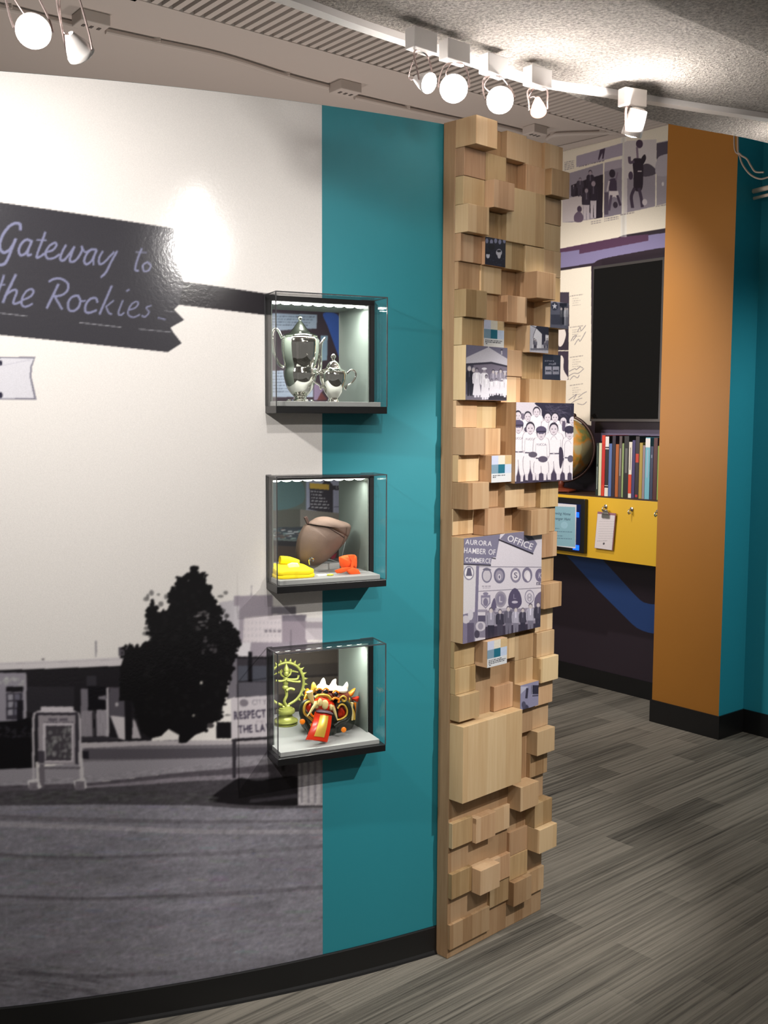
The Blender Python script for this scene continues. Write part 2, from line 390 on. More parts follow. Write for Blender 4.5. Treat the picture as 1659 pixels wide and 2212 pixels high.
    def blur(s, n=1):
        for _ in range(n):
            P = np.pad(s.A, ((1, 1), (1, 1), (0, 0)), 'edge')
            s.A = (P[:-2, 1:-1]+P[2:, 1:-1]+P[1:-1, :-2]+P[1:-1, 2:]+2*P[1:-1, 1:-1])/6
    def noise(s, amt, mask=None):
        nz = RNG.normal(0, amt, (s.H, s.W, 1)); s.A = np.clip(s.A+nz*(1 if mask is None else mask), 0, 255)
    def mottle(s, amt, cx, cy, v1, v0=-9):
        n0, n1 = int(s.H*s.py/cy)+2, int(s.W*s.px/cx)+2; N = RNG.normal(0, 1, (n0, n1))
        yy = np.arange(s.H)*s.py/cy; xx = np.arange(s.W)*s.px/cx; y0 = yy.astype(int); x0 = xx.astype(int); fy = (yy-y0)[:, None]; fx = (xx-x0)[None]
        G = (N[y0][:, x0]*(1-fy)+N[y0+1][:, x0]*fy)*(1-fx)+(N[y0][:, x0+1]*(1-fy)+N[y0+1][:, x0+1]*fy)*fx
        v = s.v0+np.arange(s.H)*s.py; m = ((v < v1) & (v > v0)).astype(float)[:, None]
        s.A = np.clip(s.A*(1+(G*amt*m)[..., None]), 0, 255)
    def build(s, name, to_xyz, material, parent=None, hole=None):
        a = s.A.reshape(s.ny, s.ss, s.nx, s.ss, 3).mean((1, 3)); lin = S(a)
        U = np.linspace(s.u0, s.u1, s.nx); V = np.linspace(s.v0, s.v1, s.ny); UU, VV = np.meshgrid(U, V)
        P = to_xyz(UU.ravel(), VV.ravel()); inv = np.array(mw(parent).inverted()); P = P@inv[:3, :3].T+inv[:3, 3]
        i = np.arange((s.nx-1)*(s.ny-1)); r, c = i//(s.nx-1), i % (s.nx-1); b = r*s.nx+c
        Q = np.stack([b, b+1, b+s.nx+1, b+s.nx], 1)
        if hole is not None:
            cu = U[c]+(U[1]-U[0])/2; cv = V[r]+(V[1]-V[0])/2; Q = Q[~hole(cu, cv)]
        me = bpy.data.meshes.new(name); me.vertices.add(len(P)); me.vertices.foreach_set('co', P.ravel().astype(np.float32))
        me.loops.add(Q.size); me.loops.foreach_set('vertex_index', Q.ravel().astype(np.int32)); me.polygons.add(len(Q))
        me.polygons.foreach_set('loop_start', (np.arange(len(Q))*4).astype(np.int32)); me.update(calc_edges=True)
        me.polygons.foreach_set('use_smooth', np.ones(len(Q), bool))
        at = me.color_attributes.new('print', 'FLOAT_COLOR', 'POINT')
        at.data.foreach_set('color', np.concatenate([lin.reshape(-1, 3), np.ones((len(P), 1))], 1).ravel().astype(np.float32))
        me.materials.append(material); o = bpy.data.objects.new(name, me); COL.objects.link(o)
        if parent is not None: o.parent = parent
        return o

# ------------------------------------------------------------------ the setting
def struct(name, mb, mats, **k):
    o = obj(name, mb, mats, **k); o['kind'] = 'structure'; return o
WC, WR = Vector((-1.7188, 6.083)), 3.7            # the curved partition: centre and radius
def wall_hit(x, y):
    d = ray(x, y); a = d.x*d.x+d.y*d.y; f = CAMPOS.xy-WC; b = d.x*f.x+d.y*f.y; c = f.dot(f)-WR*WR
    t = (-b-math.sqrt(max(0, b*b-a*c)))/a; return CAMPOS+d*t
_p = wall_hit(696, 1100); A0 = math.atan2(_p.y-WC.y, _p.x-WC.x)
def wall_uv(x, y):
    p = wall_hit(x, y); return WR*(math.atan2(p.y-WC.y, p.x-WC.x)-A0), p.z
def WP(s, z, off=0):
    a = A0+s/WR; return Vector((WC.x+(WR+off)*math.cos(a), WC.y+(WR+off)*math.sin(a), z))
WTOP = 2.344
S_L = -1.35; S_R = WR*(math.atan2(2.889-WC.y, .1625-WC.x)-A0)
W0 = wall_hit(693, 905); N1 = Vector(((W0.x-WC.x)/WR, (W0.y-WC.y)/WR, 0)).normalized(); T1 = Vector((-N1.y, N1.x, 0)); S0 = wall_uv(693, 905)[0]
def CPt(u, e, z): return Vector((W0.x, W0.y, 0))+T1*u+N1*e+Vector((0, 0, z))
def cq(x, y, e): return onplane(x, y, W0+N1*e, N1)
CASES = [(1.561, 1.860), (1.107, 1.403), (.660, .953)]
HU0, HU1 = -.137, .140
HOLES = [(b+.02, t-.0135) for b, t in CASES]
def in_hole(s, z):
    r = np.zeros(np.shape(s), bool)
    for a, b in HOLES: r |= (s > S0+HU0) & (s < S0+HU1) & (z > a) & (z < b)
    return r

sl = sorted(set([round(q, 5) for q in np.arange(S_L, S_R, .03)]+[S0+HU0, S0+HU1, S_R]))
zl = sorted([0, WTOP]+[q for h in HOLES for q in h])
mb = MB()
for off, flip in ((0, False), (-.06, True)):
    for i in range(len(sl)-1):
        for j in range(len(zl)-1):
            if in_hole(np.array((sl[i]+sl[i+1])/2), np.array((zl[j]+zl[j+1])/2)): continue
            q = [WP(sl[i], zl[j], off), WP(sl[i+1], zl[j], off), WP(sl[i+1], zl[j+1], off), WP(sl[i], zl[j+1], off)]
            mb.add(q[::-1] if flip else q, [(0, 1, 2, 3)])
for i in range(len(sl)-1):
    mb.add([WP(sl[i], WTOP, 0), WP(sl[i+1], WTOP, 0), WP(sl[i+1], WTOP, -.06), WP(sl[i], WTOP, -.06)], [(0, 1, 2, 3)])
for s_ in (S_L, S_R): mb.add([WP(s_, 0, 0), WP(s_, 0, -.06), WP(s_, WTOP, -.06), WP(s_, WTOP, 0)], [(0, 1, 2, 3)])
struct('wall_left', mb, M['teal'], smooth=True)
mb = MB(); prof = [(0, .0), (.011, .0), (.009, .006), (.006, .012), (.006, .080), (.0045, .083), (0, .083)]
for i in range(len(sl)-1):
    for a, b in zip(prof[:-1], prof[1:]):
        mb.add([WP(sl[i], a[1], a[0]), WP(sl[i+1], a[1], a[0]), WP(sl[i+1], b[1], b[0]), WP(sl[i], b[1], b[0])], [(0, 1, 2, 3)])
struct('baseboard_left', mb, M['base'])

fl = MB(); fl.add([(-3.2, -1.2, 0), (4.2, -1.2, 0), (4.2, 8.5, 0), (-3.2, 8.5, 0)], [(0, 1, 2, 3)])
struct('floor', fl, M['carpet'])
CZ = 3.12
mb = MB(); mb.box((-3.5, 2.2, CZ), (7.5, 0, 0), (0, 6.3, 0), (0, 0, .1)); struct('ceiling', mb, M['ceil'])
# sprayed bulkhead, underside at 2.44
SZ = 2.44
edge = [onz(x, y, SZ) for x, y in [(640, 0), (760, 45), (890, 93), (1040, 140), (1140, 174), (1190, 193), (1259, 220), (1320, 239), (1365, 253), (1442, 271), (1524, 286), (1592, 298), (1659, 313)]]
edge = [Vector(p) for p in smooth_path([tuple(p) for p in edge], 4)]
d0 = (edge[0]-edge[4]).normalized(); d1 = (edge[-1]-edge[-5]).normalized()
poly = [Vector((-2.6, edge[0].y-.55, SZ)), edge[0]+d0*.55]+edge+[edge[-1]+d1*2.6, Vector((4.2, -1.2, SZ)), Vector((-2.6, -1.2, SZ))]
poly[0].y = poly[1].y-.1
mb = MB(); mb.prism(poly, (0, 0, CZ-SZ+.02)); struct('trim_1', mb, M['popcorn'], bevel=.014)
rd = [onz(x, y, SZ-.02) for x, y in [(1370, 0), (1520, 60), (1659, 125)]]
dd = (rd[2]-rd[0]).normalized(); pn = Vector((dd.y, -dd.x, 0))
a, b = rd[0]-dd*3.0, rd[2]+dd*1.6
mb = MB(); mb.prism([a, b, b+pn*2.2, a+pn*2.2], (0, 0, .03)); struct('trim_2', mb, M['popcorn'], bevel=.012)

# alcove behind: back wall, orange pier, teal wall
U2 = Vector((.635, -.7725, 0)).normalized(); N2 = Vector((U2.y, -U2.x, 0)); Z = Vector((0, 0, 1))
B0 = (onz(1209, 1463, 0)+onz(1411, 1513, 0))/2
def bq(x, y, e=0): return onplane(x, y, B0+N2*e, N2)
def bu(x, y, e=0): return (bq(x, y, e)-B0).dot(U2)
def BP(u, e, z): return B0+U2*u+N2*e+Z*z
oc0, oc1 = onz(1410, 1557, 0), onz(1548, 1598, 0); PE = ((oc0+oc1)/2-B0).dot(N2); PU0, PU1 = (oc0-B0).dot(U2), (oc1-B0).dot(U2)
TE = (onz(1610, 1581, 0)-B0).dot(N2)
mb = MB(); mb.box(BP(-1.9, -.12, 0), U2*(1.9+PU0), N2*.12, Z*CZ); struct('wall_back', mb, M['dark_purple'])
mb = MB(); mb.box(BP(PU0, -.12, 0), U2*(PU1-PU0), N2*(PE+.12), Z*CZ)
mb.m = [0]*6; mb.mi = 0
for i, f in enumerate(mb.f):
    n = (mb.v[f[1]]-mb.v[f[0]]).cross(mb.v[f[2]]-mb.v[f[0]]).normalized()
    mb.m[i] = 0 if n.dot(N2) > .9 else 1
struct('wall_pier', mb, [M['orange'], M['teal2']])
mb = MB(); mb.box(BP(PU1, -.12, 0), U2*2.6, N2*(TE+.12), Z*CZ); struct('wall_right', mb, M['teal2'])
mb = MB(); mb.box(BP(-1.9, 0, 0), U2*(1.9+PU0), N2*.008, Z*.1); struct('baseboard_back', mb, M['base'])
mb = MB(); mb.box(BP(PU0-.008, PE, 0), U2*(PU1-PU0+.016), N2*.008, Z*.115); mb.box(BP(PU0-.008, 0, 0), U2*.008, N2*(PE+.004), Z*.115)
mb.box(BP(PU1, TE, 0), U2*.008, N2*(PE-TE+.004), Z*.115); struct('baseboard_pier', mb, M['base'])
mb = MB(); mb.box(BP(PU1+.004, TE, 0), U2*2.5, N2*.008, Z*.115); struct('baseboard_right', mb, M['base'])

# louvred grilles in the ceiling
def grille(label, p0, p1, width, pitch, side):
    p0, p1 = Vector((*p0, CZ)), Vector((*p1, CZ)); d = (p1-p0); L = d.length; d.normalize(); n = Vector((-d.y, d.x, 0))*side
    t = thing('ceiling_grille', label, 'vent', p0, 'louvred grilles in the ceiling')
    m = MB(); m.box(p0-Z*.002, d*L, n*width, -Z*.002); obj('backing', m, M['vent_dark'], t)
    m = MB(); m.box(p0-Z*.001, d*L, n*.02, -Z*.03); m.box(p0+n*(width-.02)-Z*.001, d*L, n*.02, -Z*.03)
    m.box(p0-Z*.001, d*.02, n*width, -Z*.03); m.box(p1-d*.02-Z*.001, d*.02, n*width, -Z*.03); obj('frame', m, M['ceil'], t)
    m = MB(); x = .03
    while x < L-.03: m.box(p0+d*x+n*.02-Z*.004, d*pitch*.55, n*(width-.04), -Z*.024); x += pitch
    obj('louvres', m, M['ceil'], t)
M['vent_dark'] = mat('vent_shadow_gap', (96, 88, 84), .9)
grille('long louvred ceiling grille running above the curved wall and behind the spotlights', (-.95, 4.00), (1.58, 6.05), .36, .045, -1)
grille('short louvred ceiling grille beside the printed back wall, above the wooden pillar', (.95, 6.43), (1.47, 5.89), .16, .035, -1)

# ------------------------------------------------------------------ wooden pillar
PO, PU, = Vector((.1874, 2.8555, 0)), Vector((.7185, .6955, 0)).normalized()
PN = Vector((PU.y, -PU.x, 0)); PW = .438; CW = PW/5
PR = Matrix((PU, -PN, Z)).transposed()
def PP(u, e, v): return PO+PU*u+PN*e+Z*v
def pq(x, y, e): return onplane(x, y, PO+PN*e, PN)
pillar = thing('block_pillar', 'tall pale wooden pillar faced with square blocks of uneven depth', 'pillar', PO, rot=PR)
mb = MB(); mb.box(PP(0, -.044, 0), PU*PW, PN*.044, Z*2.345); obj('backing_board', mb, M['wood'], pillar, bevel=.002)
PITCHC = [.0746, .0748, .0750, .0756, .0757]
_ = None
EM = [[.072,.012,.033,.020,.030],[.032,.032,0,.033,.056],[.030,.063,_,_,.028],[.047,.018,_,_,.027],[.022,_,.027,.035,.030],
 [.014,.020,0,.078,.030],[.043,.008,.044,0,_],[.030,_,.006,_,.027],[_,_,.030,.028,_],[_,_,.025,_,_],[.012,.008,_,_,_],
 [.045,.026,_,_,_],[.022,_,_,_,_],[.060,.020,.045,.020,.037],[.004,.045,0,.072,.027],[_,_,_,_,.036],[_,_,_,_,.025],[_,_,_,_,.057],[_,_,_,_,.025],
 [.015,_,.020,.020,.033],[.020,0,0,.020,.050],[.035,0,.015,_,.030],[_,_,_,.022,.015],[_,_,_,0,.042],[_,_,_,0,.015],
 [0,0,0,.050,0],[.015,.028,.010,0,.037],[0,0,0,.010,.057],[.015,.047,.015,.012,0],[0,0,.010,.030,.010],[_,_,0,0,0]]
def block(u0, u1, v0, v1, e, name='block'):
    m = MB(); m.box(PP(u0, 0, v0), PU*(u1-u0), PN*e, Z*(v1-v0))
    return obj(name, m, M['wood'], pillar, bevel=.0012, origin=PP(u0, 0, v0))
for k, row in enumerate(EM):
    for c, e in enumerate(row):
        if not e: continue
        p = PITCHC[c]; block(c*CW+.0003, (c+1)*CW-.0003, 2.345-p*(k+1)+.0003, 2.345-p*k-.0003, e)
block(2*CW, 4*CW-.0003, 2.345-.0752*4, 2.345-.0752*2, .036)
block(3*CW, 5*CW-.0003, 2.345-.0757*10, 2.345-.0757*9, .058)
block(0, 3*CW-.0003, .474, .694, .052)
block(0, 2*CW-.0003, 2.345-.0747*31, 2.345-.0747*30, .010)

def zmap(x0, y0, k): return (x0, y0, k)
def photo(name, label, cat, u0, u1, v0, v1, e, bg, paint, res=.0013, group=None, blur=1, noise=4, gain=1):
    t = thing(name, label, cat, PP(u0, 0, v0), group, PR)
    m = MB(); m.box(PP(u0, .0005, v0), PU*(u1-u0), PN*(e-.0005), Z*(v1-v0)); obj('wooden_backing', m, M['wood'], t, origin=PP(u0, 0, v0))
    def tu(x, y):
        q = pq(x, y, e)-PO; return q.dot(PU), q.z
    P = Print(u0, v0, u1, v1, res, tu, bg); paint(P); P.blur(blur); P.noise(noise)
    ux, n, o = np.array(PU), np.array(PN), np.array(PO)
    P.build('printed_face', lambda U, V: o+np.outer(U, ux)+n*(e+.0006)+np.outer(V, (0, 0, 1)), M['print'], t)
    return t

def p_faces(P):
    P.z = zmap(960, 240, 5.53); r = random.Random(3)
    for i in range(26): P.ell(490+r.random()*250, 1690+r.random()*160, 6, 6, (70, 74, 100), .6)
    for i, x in enumerate((505, 560, 610, 660, 715)): P.ell(x, 1550+i % 2*12, 18, 30, (150, 155, 185), .8)
    P.ell(560, 1620, 40, 40, (14, 14, 24)); P.ell(518, 1725, 22, 34, (205, 205, 215)); P.ell(650, 1690, 36, 42, (190, 190, 200)); P.ell(650, 1672, 26, 14, (20, 20, 30)); P.ell(652, 1725, 20, 38, (200, 200, 208))
    P.ell(520, 1695, 26, 16, (12, 12, 20))
photo('photo_block', 'small dark photograph of two faces in hats near the pillar top', 'photograph', CW*1+.0004, CW*2, 2.345-.0748*5, 2.345-.0748*4, .033, (28, 28, 44), p_faces, group='photographs on the block pillar')
def p_star(P):
    P.z = zmap(960, 600, 5.53)
    P.rect(1270, 240, 1500, 300, (165, 160, 175)); P.ell(1315, 340, 42, 52, (60, 62, 78))
    P.poly([(1315+(34 if i % 2 == 0 else 14)*math.sin(i*math.pi/5), 340-(40 if i % 2 == 0 else 16)*math.cos(i*math.pi/5)) for i in range(10)], (215, 215, 225))
    P.rect(1375, 300, 1462, 345, (40, 38, 52)); P.rect(1400, 345, 1428, 560, (38, 36, 50)); P.rect(1270, 440, 1390, 560, (66, 66, 82))
    for x, c in ((1395, 90), (1440, 185), (1465, 150)): P.person(x, 350, 570, 34, (c, c, c+8), (c-30, c-30, c-20))
photo('photo_block', 'small photograph with a white star roundel, at the pillar right edge', 'photograph', CW*4+.0004, PW, 2.345-.0757*7, 2.345-.0757*6, .06, (100, 100, 116), p_star, group='photographs on the block pillar')
def p_farm(P):
    P.z = zmap(995, 680, 6.506)
    P.rect(980, 100, 1275, 175, (205, 205, 215)); P.poly([(1055, 170), (1115, 125), (1270, 190), (1265, 290), (1140, 270), (1080, 240)], (48, 46, 60)); P.line([(985, 150), (1060, 185)], 8, (60, 60, 70))
    P.poly([(1060, 190), (1140, 270), (1130, 490), (1010, 490), (1010, 330)], (226, 224, 230)); P.rect(1140, 270, 1190, 420, (60, 56, 72)); P.rect(1190, 290, 1265, 400, (228, 226, 232))
    for i, x in enumerate((1035, 1055, 1180, 1215, 1250)): P.person(x, 330+i % 3*20, 495, 36, (110, 106, 120), (70, 66, 80))
    P.rect(980, 470, 1275, 500, (120, 118, 130)); P.line([(1060, 190), (1020, 300), (1030, 400)], 6, (60, 58, 70))
photo('photo_block', 'small photograph of a white barn with people before it', 'photograph', CW*3+.0004, CW*4, 2.345-.0756*8, 2.345-.0756*7, .055, (190, 188, 198), p_farm, group='photographs on the block pillar')
def p_mall(P):
    P.z = zmap(995, 680, 6.506); P.rect(1160, 520, 1420, 548, (170, 172, 186)); P.rect(1300, 560, 1420, 700, (60, 62, 78))
    P.text('aurora', (1178, 655), (1310, 660), 26, (190, 190, 205)); P.text('mall', (1240, 705), (1335, 705), 34, (190, 190, 205))
    for x in (1185, 1290):
        P.rect(x, 725, x+92, 842, (160, 160, 175)); P.rect(x, 800, x+92, 842, (110, 110, 126)); P.rect(x+8, 775, x+84, 795, (60, 60, 74)); P.rect(x, 815, x+92, 822, (200, 200, 210))
photo('photo_block', 'small dark photograph reading aurora mall on the pillar right side', 'photograph', CW*4+.0004, PW, 2.345-.0757*9, 2.345-.0757*8, .035, (46, 48, 64), p_mall, group='photographs on the block pillar', res=.001)
def p_group(P):
    P.z = zmap(995, 680, 6.506)
    P.poly([(70, 690), (420, 670), (690, 730), (690, 1230), (70, 1230)], (120, 112, 128)); P.rect(70, 690, 180, 1230, (74, 70, 86))
    P.poly([(75, 600), (390, 455), (690, 640), (690, 722), (430, 660), (75, 690)], (206, 202, 212)); P.poly([(75, 684), (430, 662), (690, 722), (690, 745), (430, 690), (75, 712)], (56, 52, 66))
    P.rect(382, 440, 398, 470, (210, 206, 214)); P.rect(565, 490, 585, 560, (190, 186, 196)); P.ell(575, 495, 18, 8, (50, 48, 60))
    P.poly([(70, 1120), (690, 1090), (690, 1230), (70, 1230)], (110, 104, 116)); P.poly([(360, 1120), (660, 1100), (660, 1200), (360, 1200)], (50, 46, 58))
    for x, t in ((120, 720), (180, 740)): P.person(x, t, 1140, 90, (36, 34, 46), (34, 32, 44), hair=(170, 165, 175))
    for i, (x, t, b) in enumerate([(560, 760, 1100), (500, 790, 1110), (455, 770, 1100), (620, 790, 1120)]): P.person(x, t, b, 80, (150, 144, 158), (190, 186, 196), hair=(50, 46, 60), hat=(200, 196, 206) if i % 2 else None)
    for x, t, b, wd, h in [(225, 745, 1160, 120, None), (330, 745, 1190, 110, (225, 222, 230)), (360, 840, 1190, 90, None), (435, 900, 1140, 90, None), (500, 890, 1130, 110, None), (640, 860, 1160, 120, None), (580, 900, 1140, 90, (220, 216, 224))]:
        P.person(x, t, b, wd, (222, 218, 226), (214, 210, 220), hair=(66, 60, 74), head=(150, 142, 154), hat=h)
        P.poly([(x-wd*.3, t+(b-t)*.45), (x+wd*.3, t+(b-t)*.45), (x+wd*.5, b-30), (x-wd*.5, b-30)], (222, 218, 226))
photo('photo_block', 'square photograph of women in white dresses before a tent-shaped roof', 'photograph', .0004, CW*2, 1.600, 1.7475, .045, (122, 118, 140), p_group, group='photographs on the block pillar')
def p_team(P):
    P.z = zmap(1100, 860, 11.06)
    P.spoly([(640, 100), (1560, 130), (1560, 620), (1350, 580), (1200, 560), (1000, 520), (860, 520), (780, 420), (760, 260)], (44, 38, 56))
    r = random.Random(5)
    for i in range(24): P.line([(850+r.random()*650, 130+r.random()*250), (870+r.random()*650, 170+r.random()*300)], 12, (96, 90, 108), .5)
    P.poly([(100, 1500), (1560, 1420), (1560, 2100), (100, 2100)], (70, 60, 80))
    def boy(x, t, h, wd, b, cap=None, hair=(52, 46, 60), txt=None, full=True):
        w_ = (228, 222, 226)
        ol = (160, 150, 160)
        if full:
            for sg in (-1, 1):
                for g, cc in ((14, ol), (0, w_)):
                    P.spoly([(x+sg*(wd*.04-g), t+h*3.0), (x+sg*(wd*.46+g), t+h*3.0), (x+sg*(wd*.52+g), t+h*3.9), (x+sg*(wd*.44+g), b-210), (x+sg*(wd*.30), b-150+g), (x+sg*(wd*.14-g), b-200), (x+sg*(wd*.03-g), t+h*3.9)], cc)
                P.poly([(x+sg*wd*.16, b-190), (x+sg*wd*.40, b-190), (x+sg*wd*.36, b-20), (x+sg*wd*.18, b-20)], (216, 208, 214)); P.ell(x+sg*wd*.29, b-18, wd*.13, 22, (56, 48, 64))
        for g, cc in ((13, ol), (0, w_)):
            P.spoly([(x-wd*.3-g, t+h*.92), (x+wd*.3+g, t+h*.92), (x+wd*.54+g, t+h*1.25), (x+wd*.58+g, t+h*2.5), (x+wd*.44, t+h*2.62), (x+wd*.42, t+h*3.3), (x-wd*.42, t+h*3.3), (x-wd*.44, t+h*2.62), (x-wd*.58-g, t+h*2.5), (x-wd*.54-g, t+h*1.25)], cc)
        for sg in (-1, 1): P.line([(x+sg*wd*.40, t+h*1.5), (x+sg*wd*.42, t+h*2.6)], 9, (168, 160, 168)); P.ell(x+sg*wd*.5, t+h*2.62, wd*.07, h*.12, (190, 180, 188))
        P.line([(x-wd*.16, t+h*.98), (x, t+h*1.12), (x+wd*.16, t+h*.98)], 12, (120, 110, 126))
        if full: P.rect(x-wd*.40, t+h*2.66, x+wd*.38, t+h*2.76, (76, 68, 86)); P.rect(x-wd*.06, t+h*2.64, x+wd*.06, t+h*2.78, (180, 172, 180))
        P.ell(x, t+h*.52, h*.40, h*.52, hair); P.ell(x, t+h*.62, h*.34, h*.44, (206, 196, 204)); P.ell(x-h*.14, t+h*.58, h*.06, h*.04, (80, 70, 84)); P.ell(x+h*.14, t+h*.58, h*.06, h*.04, (80, 70, 84)); P.ell(x, t+h*.86, h*.11, h*.03, (130, 110, 124))
        if cap: P.ell(x, t+h*.26, h*.46, h*.34, cap); P.rect(x-h*.44, t+h*.34, x+h*.44, t+h*.46, (52, 44, 62))
        if txt: P.text(txt, (x-wd*.36, t+h*1.62), (x+wd*.36, t+h*1.62), 52, (92, 84, 104))
    for x, t in ((205, 290), (440, 310), (650, 200), (915, 330), (1090, 330), (1290, 420), (1510, 400)): boy(x, t, 225, 270, 1500, full=False, hair=(50, 44, 58))
    P.ell(320, 440, 40, 80, (110, 100, 116)); P.spoly([(1270, 560), (1340, 580), (1320, 780), (1260, 760)], (90, 78, 98)); P.ell(400, 750, 50, 60, (84, 74, 92))
    for x, t, wd, b, cap, tx in [(215, 540, 300, 2030, (86, 78, 104), 'YUCCA'), (500, 560, 320, 2000, None, 'YUCCA'), (1060, 580, 400, 1990, None, None), (760, 690, 330, 2000, (84, 76, 100), 'YUCCA'), (1440, 680, 300, 1990, (56, 48, 68), None)]:
        boy(x, t, 275, wd, b, cap, txt=tx)
    for x, y in ((1060, 960), (1400, 1060)): P.line([(x-70, y+40), (x-40, y-30), (x+30, y-40), (x+75, y+30)], 9, (160, 150, 164))
    P.ell(560, 1350, 105, 70, (92, 84, 98)); P.ell(800, 1460, 115, 75, (88, 78, 96)); P.ell(1460, 1450, 70, 85, (92, 84, 100)); P.spoly([(1190, 1200), (1260, 1200), (1290, 1400), (1230, 1680), (1190, 1560)], (62, 52, 70))
tm = [pq(x, y, .079)-PO for x, y in ((1112, 950), (1238, 950), (1170, 870), (1170, 1041))]; tm[0] = PU*max(tm[0].dot(PU), CW*2+.0006)
photo('photo_block', 'large photograph of a boys baseball team in pale uniforms', 'photograph', tm[0].dot(PU), tm[1].dot(PU), tm[3].z, tm[2].z, .079, (200, 192, 200), p_team, group='photographs on the block pillar', res=.0011)
def p_chamber(P):
    P.z = zmap(980, 1140, 6.9125); sg = (122, 118, 140); wh = (226, 222, 226)
    P.poly([(100, 560), (350, 570), (330, 1180), (100, 1300)], (206, 202, 206))
    P.poly([(130, 140), (700, 60), (680, 180), (630, 440), (570, 440), (550, 555), (130, 550)], sg); P.line([(145, 545), (550, 562)], 18, (40, 36, 48), 1, False); P.line([(570, 452), (622, 462)], 16, (40, 36, 48), 1, False)
    P.poly([(690, 170), (790, 60), (1120, 60), (1245, 240), (1180, 385)], sg); P.line([(675, 180), (1180, 390)], 22, (40, 34, 46), 1, False)
    P.text('AURORA', (170, 245), (565, 275), 74, wh, bold=.008); P.text('HAMBER OF', (150, 375), (620, 405), 80, wh, bold=.008); P.text('COMMERCE', (168, 512), (552, 530), 70, wh, bold=.0085)
    P.text('OFFICE', (790, 190), (1160, 330), 95, wh, bold=.008)
    for y0, y1 in ((580, 590), (950, 895)): P.line([(370, y0), (1350, y1)], 8, (96, 92, 110), 1, False)
    def badge(x, y, rx, ry, ring=(128, 122, 142), inn=(206, 200, 206), t=.68): P.ell(x, y, rx, ry, ring, k=28); P.ell(x, y, rx*t, ry*t, inn, k=28)
    badge(225, 675, 78, 108, (132, 128, 146), (226, 222, 226), .82); P.poly([(180, 720), (205, 600), (250, 600), (275, 720)], (92, 88, 108))
    badge(492, 715, 76, 108, (120, 116, 136), (192, 186, 194), .78); P.spoly([(430, 625), (490, 595), (560, 630), (490, 640)], (110, 106, 126))
    badge(680, 715, 84, 116, (110, 106, 128), (150, 144, 160), .7); P.ell(680, 735, 24, 44, (206, 200, 208)); P.ell(680, 735, 12, 26, (104, 100, 122))
    badge(922, 710, 78, 112, (132, 126, 146), (214, 208, 214), .68); P.text('S', (897, 750), (950, 750), 84, (96, 90, 112), bold=.01)
    badge(1095, 705, 76, 114, (118, 112, 134), (206, 200, 206), .62); P.ell(1110, 730, 34, 70, (222, 216, 222))
    P.ell(1285, 710, 70, 100, (112, 104, 130)); P.text('K', (1262, 750), (1310, 755), 84, (190, 184, 196), bold=.01); P.rect(1232, 815, 1336, 855, (84, 78, 98)); P.scrib(1240, 848, 1330, 845, 20, (190, 184, 196), 1, 4)
    P.scrib(420, 880, 550, 880, 14, (150, 144, 156), 1, 5); P.scrib(430, 905, 545, 903, 10, (160, 154, 166), 1, 6)
    P.poly([(405, 1010), (545, 1005), (545, 1130), (475, 1210), (405, 1140)], (130, 124, 146)); P.poly([(420, 1045), (530, 1042), (530, 1120), (475, 1190), (420, 1130)], (190, 184, 194)); P.ell(475, 1110, 36, 60, (120, 114, 136)); P.ell(475, 985, 40, 24, (130, 124, 146))
    badge(698, 1068, 88, 122, (150, 144, 158), (124, 118, 140), .74); P.ell(698, 1068, 80, 112, (150, 144, 158), .3); P.text('L', (680, 1110), (722, 1110), 88, (206, 200, 208), bold=.008)
    P.spoly([(910, 900), (990, 980), (1010, 1140), (910, 1220), (815, 1150), (830, 990)], (84, 76, 102)); P.text('L', (890, 1060), (930, 1060), 70, (150, 142, 164)); P.ell(910, 1110, 46, 20, (190, 182, 198))
    badge(1130, 1030, 72, 104, (130, 124, 146), (208, 202, 210), .86); P.ell(1130, 1040, 40, 60, (140, 134, 154)); P.ell(1130, 1040, 30, 48, (208, 202, 210)); P.text('H', (1112, 1070), (1148, 1070), 60, (110, 104, 124), bold=.01)
    P.line([(355, 580), (330, 1450)], 44, (120, 114, 138), 1, False)
    P.spoly([(1210, 1050), (1320, 960), (1350, 1250), (1220, 1250)], (106, 98, 122)); P.spoly([(560, 1150), (610, 1050), (640, 1250), (560, 1260)], (100, 92, 118))
    P.poly([(100, 1300), (340, 1250), (330, 1480), (100, 1440)], (126, 120, 140)); P.ell(180, 1370, 60, 60, (196, 190, 198)); P.ell(250, 1300, 40, 80, (200, 196, 204)); P.rect(100, 1430, 300, 1800, (122, 114, 138)); P.rect(200, 1420, 310, 1800, (92, 84, 106))
    P.rect(300, 1400, 470, 1700, (130, 124, 142)); P.ell(400, 1470, 75, 75, (196, 190, 200)); P.ell(400, 1470, 40, 52, (150, 144, 160)); P.rect(320, 1640, 470, 1700, (206, 200, 208)); P.ell(345, 1590, 40, 60, (72, 66, 84)); P.rect(360, 1310, 470, 1400, (88, 82, 104)); P.rect(360, 1220, 500, 1260, (150, 144, 160))
    P.poly([(470, 1240), (1350, 1180), (1350, 1560), (470, 1620)], (142, 134, 150)); P.poly([(470, 1480), (1340, 1420), (1340, 1700), (470, 1760)], (60, 53, 70))
    P.rect(620, 1200, 800, 1280, (176, 170, 182)); P.line([(600, 1280), (900, 1230)], 30, (120, 114, 132), 1, False)
    for x, t, b, wd, c, l in [(555, 1190, 1680, 150, 150, 48), (690, 1215, 1640, 130, 62, 70), (815, 1170, 1640, 140, 96, 110), (925, 1185, 1620, 120, 172, 126), (1030, 1195, 1600, 110, 70, 54), (1145, 1130, 1600, 130, 176, 120), (1260, 1110, 1560, 130, 66, 58)]:
        P.person(x, t, b, wd, (c, c-4, c+12), (l, l-4, l+12), hair=(96, 88, 104))
